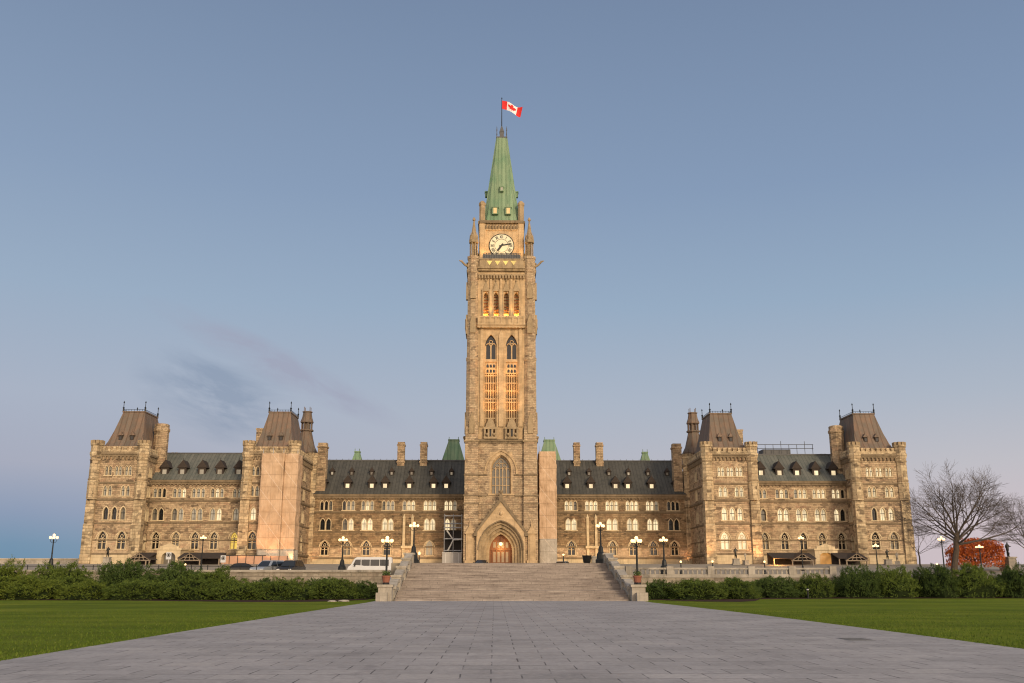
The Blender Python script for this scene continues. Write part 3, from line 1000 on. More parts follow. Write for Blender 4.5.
# ------------------------------------------------------------------ centre wings
def centre_wing(sg):
    Y0 = 176.0
    fr = fr_front(Y0)
    a, b = (5.5, 34.2) if sg > 0 else (-34.2, -5.5)
    if sg > 0:
        bays = [12.7, 16.4, 20.1, 23.75, 27.4, 31.2]
        pa = [('lit', 'lit', 'glass_grey'), ('lit',), ('lit',), ('lit', 'lit', 'lit'), ('lit', 'lit', 'dim'), ('glass',)]
        pb = [('lit',), None, ('lit',), ('lit',), ('lit',), ('glass',)]
        pc = ['glass', None, 'glass_grey', 'glass', 'glass', 'glass']
    else:
        bays = [-31.3, -27.3, -23.9, -20.2, -16.5, -12.7, -9.0]
        pa = [('glass', 'glass', 'glass_grey'), ('glass', 'dim', 'dim'), ('dim', 'lit', 'dim'), ('glass_grey', 'dim', 'dim'), ('dim', 'lit', 'lit'), ('lit',), ('lit', 'lit', 'dim')]
        pb = [('glass',), ('glass_grey', 'lit'), ('lit',), ('lit', 'lit'), None, ('lit',), ('lit', 'dim')]
        pc = ['glass', 'glass_grey', 'glass', 'glass', None, 'dim', None]
    wins = []
    for i, c in enumerate(bays):
        wins.append((tri(c, 13.62, 0.56, 1.62), pa[i]))
        if pb[i]:
            wins.append((pair(c, 10.1, 0.82, 2.0), pb[i]))
        if pc[i]:
            wins.append((trac(c, 5.75, 1.2, 2.45), (pc[i],)))
    mb = MB(fr)
    mb.panel(a, b, 7.2, 16.4, [w.hole for w, _ in wins], 0.0, 0)
    mb.panel(a, b, 3.0, 7.2, [w.hole for w, _ in wins], 0.0, 1)
    mb.build('wall', ['rubble_grey', 'rubble_low'], PR)
    mb = MB(fr)
    string(mb, a, b, 13.3, 0.24, 0.16)
    string(mb, a, b, 9.75, 0.12, 0.07)
    string(mb, a, b, 7.2, 0.16, 0.1)
    string(mb, a, b, 5.2, 0.3, 0.22)
    mb.box(a, b, -0.42, 0.02, 16.1, 16.45)
    mb.box(a, b, -0.25, 0.02, 15.75, 16.1 - .002)
    corbels(mb, a, b, 15.75, 0.62, 0.22, 0.2)
    mb.build('string_course', 'dark_trim', PR)
    mb = MB(fr)                                          # smoother dressed base below the lowest course
    mb.box(a, b, -0.14, 0.02, 3.0, 5.04)
    mb.build('plinth', 'trim', PR)
    for w, p in wins:
        w.build(fr, PR, p, 'rubble_grey')
    # bay with the two tall wall shafts
    cb = bays[1] if sg > 0 else bays[4]
    mb = MB(fr)
    for s in (-.75, .75):
        mb.box(cb + s - .22, cb + s + .22, -0.3, 0.02, 5.3, 12.2)
        mb.frust((cb + s - .26, cb + s + .26, -.36, .02), 12.2, (cb + s - .05, cb + s + .05, -.06, .02), 12.9)
    mb.box(cb - 1.2, cb + 1.2, -0.5, 0.02, 6.9, 7.35)
    mb.build('wall_shaft', 'trim', PR)
    # roof
    mb = MB()
    mb.add([(a, Y0 - .5, 16.45), (b, Y0 - .5, 16.45), (b, Y0 + 8, 23.45), (a, Y0 + 8, 23.45), (a, Y0 + 15, 16.45), (b, Y0 + 15, 16.45)],
           [(0, 1, 2, 3), (3, 2, 5, 4), (0, 3, 4), (1, 5, 2), (0, 4, 5, 1)])
    rf = mb.build('roof', 'roof_grey', PR)
    mb = MB()
    mb.box(a, b, Y0 + 7.85, Y0 + 8.15, 23.4, 23.6)
    for i in range(int((b - a) / 1.2)):
        x = a + .6 + i * 1.2
        mb.tube([(x, Y0 + 8, 23.55), (x, Y0 + 8, 23.8)], 0.035, 4)
    mb.build('ridge_cresting', 'lead', PR)
    low = [12.15, 16.5, 21.0, 23.25, 27.6, 32.2] if sg > 0 else [-32.2, -27.8, -23.4, -21.0, -16.6, -12.2, -9.9]
    for i, x in enumerate(low):
        k = 'glass' if (sg > 0 and i == 5) else ('yellow' if (sg < 0 and i == 0) else 'lit')
        dormer(x, Y0 + 1.0, 17.55, 1.25, 1.2, 2.6, k, PR, 'big', 'shingle')
    up = [12.8, 16.5, 20.2, 23.85, 27.5, 31.1] if sg > 0 else [-31.2, -27.6, -23.9, -20.2, -16.5, -12.8, -9.1]
    for i, x in enumerate(up):
        dormer(x, Y0 + 4.1, 20.3, 0.7, 0.8, 1.5, 'glass_grey' if i % 3 else 'dim', PR, 'small', 'shingle')
    # chimneys on the ridge
    for x0, x1 in ([(13.9, 15.1), (18.15, 19.5)] if sg > 0 else [(-19.5, -18.15), (-15.2, -13.9)]):
        mb = MB()
        yc = Y0 + 6.6
        mb.box(x0, x1, yc, yc + 1.3, 20, 26.1)
        mb.box(x0 - .1, x1 + .1, yc - .1, yc + 1.4, 22.9, 23.2)
        mb.box(x0 - .1, x1 + .1, yc - .1, yc + 1.4, 26.1, 26.4)
        mb.box(x0 + .02, x1 - .02, yc + .02, yc + 1.28, 26.4, 26.85)
        mb.build('chimney', 'rubble', PR)


centre_wing(1)
centre_wing(-1)


# ------------------------------------------------------------------ end wings
def end_wing(sg):
    Y0 = 165.0
    fr = fr_front(Y0)
    a, b = (41.7, 59.2) if sg > 0 else (-59.2, -41.7)
    B = [44.5, 47.85, 51.0, 54.2, 57.5]
    if sg > 0:
        pa = [('dim',), ('dim', 'lit', 'dim'), ('dim', 'lit', 'lit'), ('lit',), ('lit', 'lit', 'glass')]
        pb = [('glass_grey', 'dim'), ('lit',), ('lit', 'lit'), ('lit', 'lit'), ('lit', 'glass')]
        pc = ['glass_grey', 'glass', 'glass', 'glass', 'glass']
    else:
        pa = [('dim',), ('dim', 'lit', 'dim'), ('dim',), ('dim', 'dim', 'lit'), ('dim', 'glass_grey', 'glass')]
        pb = [('dim',), ('dim', 'lit'), ('dim',), ('glass_grey', 'dim'), ('glass_grey', 'glass')]
        pc = ['yellow', 'glass', 'glass', 'glass_grey', 'glass']
    wins = []
    for i, x in enumerate(B):
        c = sg * x
        wins.append(((pair(c, 14.95, 0.56, 1.5) if i == 0 else tri(c, 14.95, 0.55, 1.5)), pa[i]))
        wins.append(((single(c, 11.15, 0.85, 2.0) if i == 0 else pair(c, 11.15, 0.8, 2.0)), pb[i]))
        wins.append((trac(c, 6.45, 1.15, 2.75), (pc[i],)))
    mb = MB(fr)
    mb.panel(a, b, 7.9, 17.8, [w.hole for w, _ in wins], 0.0, 0)
    mb.panel(a, b, 3.4, 7.9, [w.hole for w, _ in wins], 0.0, 1)
    mb.build('wall', ['rubble', 'rubble_low'], PR)
    mb = MB(fr)
    string(mb, a, b, 14.45, 0.24, 0.16)
    string(mb, a, b, 10.75, 0.14, 0.08)
    string(mb, a, b, 7.9, 0.14, 0.08)
    string(mb, a, b, 5.6, 0.3, 0.22)
    mb.box(a, b, -0.45, 0.02, 17.5, 17.85)
    mb.box(a, b, -0.25, 0.02, 17.15, 17.5 - .002)
    corbels(mb, a, b, 17.15, 0.62, 0.22, 0.2)
    mb.build('string_course', 'dark_trim', PR)
    mb = MB(fr)
    mb.box(a, b, -0.16, 0.02, 3.4, 5.44)
    mb.build('plinth', 'trim', PR)
    for w, p in wins:
        w.build(fr, PR, p)
    mb = MB()
    mb.add([(a, Y0 - .5, 17.85), (b, Y0 - .5, 17.85), (b, Y0 + 6, 23.1), (a, Y0 + 6, 23.1), (a, Y0 + 12, 17.85), (b, Y0 + 12, 17.85)],
           [(0, 1, 2, 3), (3, 2, 5, 4), (0, 3, 4), (1, 5, 2), (0, 4, 5, 1)])
    mb.build('roof', 'roof_green', PR)
    mb = MB()
    mb.box(a, b, Y0 + 5.85, Y0 + 6.15, 23.05, 23.25)
    mb.build('ridge_cresting', 'lead', PR)
    for i, x in enumerate([44.75, 47.95, 51.0, 54.3, 57.3]):
        dormer(sg * x, Y0 + .9, 18.75, 1.3, 1.35, 2.6, 'lit' if sg > 0 else 'dim', PR, 'big', 'shingle')
    # stone entrance porch with stepped gable and an arched lit doorway
    c = sg * 52.4 if sg > 0 else -52.9
    mb = MB(fr_front(158.2))
    A = arch_pts(c, 4.9, 1.1, 0.75, 6)
    A = [(c - 1.1, 3.4)] + A + [(c + 1.1, 3.4)]
    zt = 6.1
    mb.quad((c - 1.85, 0, 3.4), (c - 1.1, 0, 3.4), (c - 1.1, 0, zt), (c - 1.85, 0, zt))
    mb.quad((c + 1.1, 0, 3.4), (c + 1.85, 0, 3.4), (c + 1.85, 0, zt), (c + 1.1, 0, zt))
    for (xa, za), (xb, zb) in zip(A[1:-1], A[2:-1]):
        mb.quad((xa, 0, za), (xb, 0, zb), (xb, 0, zt), (xa, 0, zt))
    for (xa, za), (xb, zb) in zip(A, A[1:]):
        mb.quad((xa, 0, za), (xb, 0, zb), (xb, 1.2, zb), (xa, 1.2, za))
    mb.box(c - 1.85, c - 1.2, 0.02, 6.7, 3.4, zt)
    mb.box(c + 1.2, c + 1.85, 0.02, 6.7, 3.4, zt)
    mb.box(c - 2.0, c + 2.0, -.12, 6.7, zt, zt + .25)
    mb.box(c - 1.5, c + 1.5, 0, .5, zt + .25, zt + .62)
    mb.add([(c - 1.2, 0.05, zt + .62), (c + 1.2, 0.05, zt + .62), (c, 0.05, zt + 1.05), (c - 1.2, 0.45, zt + .62), (c + 1.2, 0.45, zt + .62), (c, 0.45, zt + 1.05)],
           [(0, 1, 2), (5, 4, 3), (0, 2, 5, 3), (1, 4, 5, 2)])
    p = mb.build('porch', 'trim', PR)
    mb = MB(fr_front(158.2))
    mb.quad((c - 1.15, 1.1, 3.4), (c + 1.15, 1.1, 3.4), (c + 1.15, 1.1, 5.8), (c - 1.15, 1.1, 5.8))
    mb.build('doorway', 'amber' if sg > 0 else 'glass_grey', p)


end_wing(1)
end_wing(-1)

# roof deck with railing and plant on the right end wing
mb = MB()
for z_ in (24.3, 25.0):
    mb.tube([(44.5, 171.5, z_), (56, 171.5, z_)], 0.05, 4)
for i in range(9):
    mb.tube([(44.5 + i * 1.42, 171.5, 23.1), (44.5 + i * 1.42, 171.5, 25.0 + (0.6 if i % 3 == 1 else 0))], 0.05, 4)
mb.box(47, 52, 172, 175, 22.0, 24.2)
mb.build('roof_railing', 'lead', PR)


# ------------------------------------------------------------------ pavilions
def pavilion(sg, inner):
    Y0 = 160.0
    x0, x1 = (34.2, 41.75) if inner else (59.0, 66.7)
    if sg < 0:
        x0, x1 = -x1, -x0
    c = (x0 + x1) / 2
    fr = fr_front(Y0)
    lit = 'lit' if sg > 0 else 'dim'
    wins = []
    if inner and sg < 0:
        # the right two thirds of this front are behind scaffold sheeting; one column of windows shows
        wins = [(pair(c - 2.45, 18.15, 0.5, 1.5), ('dim', 'glass_grey')), (pair(c - 2.4, 14.8, 0.55, 1.65), ('dim',)),
                (single(c - 2.4, 10.95, 0.85, 2.0), ('lit',)), (trac(c - 2.3, 6.3, 1.3, 2.8), ('glass',)),
                (pair(c + 1.0, 14.8, 0.55, 1.65), ('dim',)), (trac(c + 1.4, 6.3, 1.3, 2.8), ('glass',))]
    else:
        k = {(1, True): ('lit', 'lit', ('lit', 'lit', 'lit'), ('lit', 'lit')), (1, False): ('lit', 'lit', ('glass', 'lit', 'lit'), ('glass', 'glass_grey')),
             (-1, False): ('dim', 'dim', ('glass', 'glass', 'glass_grey'), ('glass', 'glass'))}[(sg, inner)]
        s_ = 1.0 if inner else 1.08
        for off in (-1.5, 0, 1.5):
            wins.append((Win('paired_window', c + off * s_, 18.15, 2, 0.46, 1.5, 0.4, 0.14, margin=0.12), (k[0],)))
        for off in (-1.35, 1.35):
            wins.append((pair(c + off * s_, 14.8, 0.55, 1.65), (k[1],)))
        for off, q in zip((-1.28, 0, 1.28), k[2]):
            wins.append((single(c + off * s_, 10.95, 0.78, 2.05), (q,)))
        for off, q in zip((-1.42, 1.42), k[3]):
            wins.append((trac(c + off * s_, 6.3, 1.3, 2.8), (q,)))
    mb = MB(fr)
    mb.panel(x0, x1, 7.75, 22.9, [w.hole for w, _ in wins], 0.0, 0)
    mb.panel(x0, x1, 3.4, 7.75, [w.hole for w, _ in wins], 0.0, 1)
    depth = 16.5
    # flank and rear walls (inner flank has windows)
    inner_x, outer_x = (x0, x1) if sg > 0 else (x1, x0)
    fl = fr_west if sg > 0 else fr_east
    sw = []
    for yy in (164.0, 169.5):
        sw.append((pair(yy, 18.2, 0.6, 1.5), ('glass_grey',)))
        sw.append((pair(yy, 14.9, 0.6, 1.6), ('glass_grey', lit)))
        sw.append((pair(yy, 11.0, 0.7, 1.9), ('glass_grey',)))
        sw.append((single(yy, 6.3, 1.0, 2.4), ('glass',)))
    mside = MB(fl(inner_x))
    mside.panel(Y0, Y0 + depth, 3.4, 22.9, [w.hole for w, _ in sw])
    mo = MB((fr_east if sg > 0 else fr_west)(outer_x))
    mo.panel(Y0, Y0 + depth, 3.4, 22.9, [])
    mback = MB(fr_front(Y0 + depth))
    mback.panel(x0, x1, 3.4, 22.9, [])
    for q in (mside, mo, mback):
        mb.fr = None
        mb.add(q.v, q.f, 0)
    mb.box(x0 + .3, x1 - .3, Y0 + .9, Y0 + depth - .3, 22.3, 22.7, 0)
    mb.build('pavilion_wall', ['rubble', 'rubble_low'], PR)
    for w, p in wins:
        w.build(fr, PR, p)
    for w, p in sw:
        w.build(fl(inner_x), PR, p)
    # string courses, cornice and pierced parapet, on the front and both flanks
    for f2, ua, ub in ((fr, x0, x1), (fl(inner_x), Y0, Y0 + depth), ((fr_east if sg > 0 else fr_west)(outer_x), Y0, Y0 + depth)):
        mb = MB(f2)
        for z_, h_, p_ in ((16.95, .22, .15), (14.25, .26, .16), (10.4, .16, .1), (7.75, .14, .09), (5.55, .3, .24)):
            string(mb, ua, ub, z_, h_, p_)
        mb.box(ua, ub, -0.34, 0.02, 21.55, 21.85)
        mb.box(ua, ub, -0.2, 0.02, 21.25, 21.55 - .002)
        corbels(mb, ua, ub, 21.25, 0.62, 0.5, 0.28)
        mb.build('string_course', 'dark_trim', PR)
        mb = MB(f2)
        n = int((ub - ua) / 0.78)
        for i in range(n):
            u = ua + (i + .5) * (ub - ua) / n
            mb.box(u - .22, u + .22, -.30, -.02, 22.3, 22.85)
        mb.box(ua, ub, -.30, -.02, 21.852, 22.3)
        mb.build('parapet', 'quoin', PR)
    mb = MB(fr)
    mb.box(x0, x1, -0.2, 0.02, 3.4, 5.38)
    mb.build('plinth', 'trim', PR)
    # clasping corner buttresses that turn into octagonal turrets
    for cx, cy in ((x0, Y0), (x1, Y0), (outer_x, Y0 + depth), (inner_x, Y0 + depth * .98)):
        mb = MB()
        for h0, h1, r in ((3.4, 5.6, .86), (5.6, 10.4, 0.8), (10.4, 14.25, 0.74)):
            mb.box(cx - r, cx + r, cy - r + .35, cy + r + .35, h0, h1 - .25)
            mb.frust((cx - r, cx + r, cy - r + .35, cy + r + .35), h1 - .25, (cx - r + .12, cx + r - .12, cy - r + .47, cy + r + .23), h1)
        mb.lathe(cx, cy + .15, [(0.95, 14.2), (0.95, 16.9), (1.02, 17.0), (0.88, 17.2), (0.88, 20.9), (1.0, 21.3), (1.08, 21.6), (1.08, 21.9), (0.96, 22.0), (0.96, 22.9), (1.08, 23.05), (1.08, 23.35)], 8)
        mb.build('corner_buttress', 'quoin', PR)
        mb = MB()
        for k in range(8):
            a_ = PI / 8 + k * PI / 4
            mb.box(cx + math.cos(a_) * .82 - .22, cx + math.cos(a_) * .82 + .22, cy + .15 + math.sin(a_) * .82 - .22, cy + .15 + math.sin(a_) * .82 + .22, 23.3, 23.85)
        mb.lathe(cx, cy + .15, [(0.97, 17.3), (0.97, 17.55)], 8)
        mb.lathe(cx, cy + .15, [(0.96, 20.5), (0.97, 20.75)], 8)
        mb.build('turret_crown', 'carved', PR)
    # concave mansard roof with flat top, cresting and corner finials
    bx = (x0 + .5, x1 - .5, Y0 + .7, Y0 + 14.6)
    tx = (c - 1.85, c + 1.85, Y0 + 4.5, Y0 + 10.8)
    mb = MB()
    prev, pz = bx, 22.5
    for t, zz in ((0.30, 23.9), (0.58, 25.8), (0.82, 27.8), (1.0, 29.35)):
        cur = tuple(bx[i] + (tx[i] - bx[i]) * t for i in range(4))
        mb.frust(prev, pz, cur, zz)
        prev, pz = cur, zz
    mb.box(tx[0] - .12, tx[1] + .12, tx[2] - .12, tx[3] + .12, 29.30, 29.52)
    mb.build('pavilion_roof', 'roof_brown', PR)
    mb = MB()
    for ux, uy in ((tx[0], tx[2]), (tx[1], tx[2]), (tx[0], tx[3]), (tx[1], tx[3])):
        mb.lathe(ux, uy, [(0.13, 29.5), (0.13, 30.0), (0.2, 30.1), (0.06, 30.25), (0.05, 30.9), (0.13, 31.0), (0.02, 31.3)], 6)
    for i in range(9):
        x = tx[0] + i * (tx[1] - tx[0]) / 8
        mb.tube([(x, tx[2], 29.5), (x, tx[2], 29.85)], 0.03, 4)
    for i in range(13):
        yy = tx[2] + i * (tx[3] - tx[2]) / 12
        for xx in (tx[0], tx[1]):
            mb.tube([(xx, yy, 29.5), (xx, yy, 29.85)], 0.03, 4)
    mb.tube([(tx[0], tx[2], 29.8), (tx[1], tx[2], 29.8)], 0.03, 4)
    for xx in (tx[0], tx[1]):
        mb.tube([(xx, tx[2], 29.8), (xx, tx[3], 29.8)], 0.03, 4)
    mb.build('roof_cresting', 'iron', PR)
    for off in (-.95, .95):
        dormer(c + off, Y0 + 2.0, 24.2, 0.62, 0.85, 1.6, 'glass', PR, 'small', 'roof_brown')
    # stair turrets and chimneys behind
    mb = MB()
    if inner:
        cx = sg * 32.4 if sg > 0 else -32.55
        mb.box(cx - .8, cx + .8, 176.2, 178.0, 15, 24.9)
        mb.box(cx - .92, cx + .92, 176.08, 178.12, 24.9, 25.2)
        mb.box(cx - .78, cx + .78, 176.25, 177.9, 25.2, 25.8)
        mb.build('chimney', 'rubble', PR)
        mb = MB()
        cx = sg * 45.1
        mb.box(cx - .55, cx + .55, 180, 181.1, 17, 28.7)
        mb.box(cx - .65, cx + .65, 179.9, 181.2, 28.7, 29.0)
        mb.build('chimney', 'rubble', PR)
        cx = sg * 36.3
        mb = MB()
        mb.lathe(cx, 180, [(2.1, 15), (2.1, 24.0), (2.3, 24.2), (2.3, 24.5), (1.7, 25.6), (1.25, 27.3), (1.02, 28.3), (1.3, 28.45), (1.3, 28.7)], 8)
        mb.build('stair_turret', 'roof_brown', PR)
        mb = MB()
        for k in range(8):
            a_ = PI / 8 + k * PI / 4
            mb.tube([(cx + .95 * math.cos(a_), 180 + .95 * math.sin(a_), 28.7), (cx + .95 * math.cos(a_), 180 + .95 * math.sin(a_), 30.0)], 0.12, 5)
        mb.lathe(cx, 180, [(0.6, 28.7), (0.6, 30.0)], 8)
        mb.lathe(cx, 180, [(1.2, 30.0), (1.25, 30.15), (0.95, 31.0), (0.8, 31.9), (0.95, 32.0), (0.95, 32.15)], 8)
        for k in range(4):
            a_ = PI / 4 + k * PI / 2
            mb.tube([(cx + .75 * math.cos(a_), 180 + .75 * math.sin(a_), 32.1), (cx + .75 * math.cos(a_), 180 + .75 * math.sin(a_), 33.0)], 0.06, 4)
        mb.build('lantern', 'roof_brown', PR)
    else:
        cx = sg * 58.85
        mb.lathe(cx, 167.4, [(1.22, 12), (1.22, 26.3), (1.36, 26.5), (1.36, 26.9), (1.22, 27.0), (1.22, 27.6), (1.0, 27.75)], 8)
        mb.build('stair_turret', 'rubble', PR)


for sg in (1, -1):
    pavilion(sg, True)
    pavilion(sg, False)

# main block behind (unseen body that carries the green roof tops)
mb = MB()
mb.box(-58, 58, 190, 215, 3.4, 18.5)
mb.build('rear_wall', 'rubble', PR)
for cx, hb, ht, zb, zt in ((29.8, 1.7, 0.5, 18.5, 26.7), (-29.2, 1.7, 0.5, 18.5, 26.7), (10.1, 2.7, 1.05, 18.5, 29.1), (-9.5, 2.7, 1.05, 18.5, 29.1)):
    mb = MB()
    mb.frust((cx - hb, cx + hb, 198 - hb, 198 + hb), zb, (cx - hb * .92, cx + hb * .92, 198 - hb * .92, 198 + hb * .92), zb + (zt - zb) * .55)
    m_ = hb * .92
    mb.frust((cx - m_, cx + m_, 198 - m_, 198 + m_), zb + (zt - zb) * .55, (cx - ht, cx + ht, 198 - ht, 198 + ht), zt)
    mb.box(cx - ht - .1, cx + ht + .1, 198 - ht - .1, 198 + ht + .1, zt, zt + .3)
    for s in (-1, 1):
        mb.tube([(cx + s * ht * .9, 198 - ht * .9, zt), (cx + s * ht * .9, 198 - ht * .9, zt + .8)], .06, 4)
    mb.build('vent_roof', 'patina', PR)

# ------------------------------------------------------------------ clock tower
TW = thing('clock_tower', 'tall gothic sandstone clock tower with green copper spire and arched entrance', 'clock tower', (0, 170.1, 0))
HB = 6.15


def rot_face(k):
    c, s = round(math.cos(k * PI / 2)), round(math.sin(k * PI / 2))
    # local: u to the right on the face, dd inwards, z
    return lambda u, dd, z: ((u * c - (-HB + dd) * s), (u * s + (-HB + dd) * c), z)


# corner buttress-turrets
for cx, cy in ((-1, -1), (1, -1), (1, 1), (-1, 1)):
    px, py = cx * (HB - 1.14), cy * (HB - 1.14)
    mb = MB()
    for h0, h1, r in ((2.9, 15.4, 1.2), (15.4, 24.6, 1.14), (24.6, 27.0, 1.08)):
        mb.box(px - r, px + r, py - r, py + r, h0, h1 - .4)
        mb.frust((px - r, px + r, py - r, py + r), h1 - .4, (px - r + .12, px + r - .12, py - r + .12, py + r - .12), h1)
    o8 = [(1.16, 27.0), (1.16, 38.6), (1.24, 38.75), (1.24, 39.1), (1.1, 39.3), (1.1, 44.6), (1.2, 44.8), (1.2, 45.2), (1.06, 45.4), (1.06, 54.6), (1.2, 54.9), (1.22, 55.4), (1.06, 55.6), (1.06, 57.2), (1.2, 57.4), (1.2, 57.8)]
    mb.lathe(px, py, [(r, z_) for r, z_ in o8], 8)
    mb.build('corner_buttress', 'rubble_tower', TW)
    mb = MB()                                                    # weathered set-off band
    mb.box(px - 1.3, px + 1.3, py - 1.3, py + 1.3, 24.34, 24.6)
    mb.build('set_off', 'carved', TW)
    for zb_ in (15.3, 18.75, 13.95):
        mb = MB()
        r_ = 1.31 if zb_ < 15.35 else 1.25
        mb.box(px - r_, px + r_, py - r_, py + r_, zb_ - .15, zb_ + .1)
        mb.build('string_band', 'dark_trim', TW)
    for z_, h_ in ((27.2, 2.4), (44.9, 2.2), (51.2, 1.9)):
        for k in range(4):
            a_ = k * PI / 2
            f_ = lambda u, dd, zz, a_=a_: (px + u * math.cos(a_) + dd * math.sin(a_), py + u * math.sin(a_) - dd * math.cos(a_), zz)
            g = MB(f_)
            g.prism([(-.48, z_ - 1.4), (.48, z_ - 1.4), (.48, z_ + h_ * .25), (0, z_ + h_), (-.48, z_ + h_ * .25)], .9, 1.27)
            g.build('gablet', 'carved', TW)
    mb = MB()                                                    # open pinnacle
    for k in range(6):
        a_ = k * PI / 3
        mb.tube([(px + .62 * math.cos(a_), py + .62 * math.sin(a_), 57.8), (px + .62 * math.cos(a_), py + .62 * math.sin(a_), 60.6)], .12, 5)
    mb.lathe(px, py, [(0.3, 57.8), (0.3, 60.6)], 6)
    mb.lathe(px, py, [(0.9, 60.5), (0.92, 60.9), (0.7, 61.2), (0.78, 61.8), (0.5, 62.1), (0.12, 64.7), (0.3, 64.9), (0.3, 65.1), (0.05, 65.5)], 8)
    for k in range(8):
        a_ = k * PI / 4
        mb.frust((px + .72 * math.cos(a_) - .1, px + .72 * math.cos(a_) + .1, py + .72 * math.sin(a_) - .1, py + .72 * math.sin(a_) + .1), 61.0,
                 (px + .66 * math.cos(a_) - .01, px + .66 * math.cos(a_) + .01, py + .66 * math.sin(a_) - .01, py + .66 * math.sin(a_) + .01), 62.5)
    mb.build('pinnacle', 'carved', TW)
    if cy < 0:
        mb = MB()                                                    # gargoyle reaching out
        dx, dy = cx * .92, cy * .38
        mb.tube([(px + dx * .9, py + dy * .9, 55.9), (px + dx * 1.7, py + dy * 1.7, 56.2), (px + dx * 2.3, py + dy * 2.3, 56.75), (px + dx * 2.75, py + dy * 2.75, 56.85)], [.26, .2, .17, .1], 6)
        mb.tube([(px + dx * 2.2, py + dy * 2.2, 56.8), (px + dx * 2.25, py + dy * 2.25, 57.1)], [.08, .02], 5)
        mb.build('gargoyle', 'carved', TW)

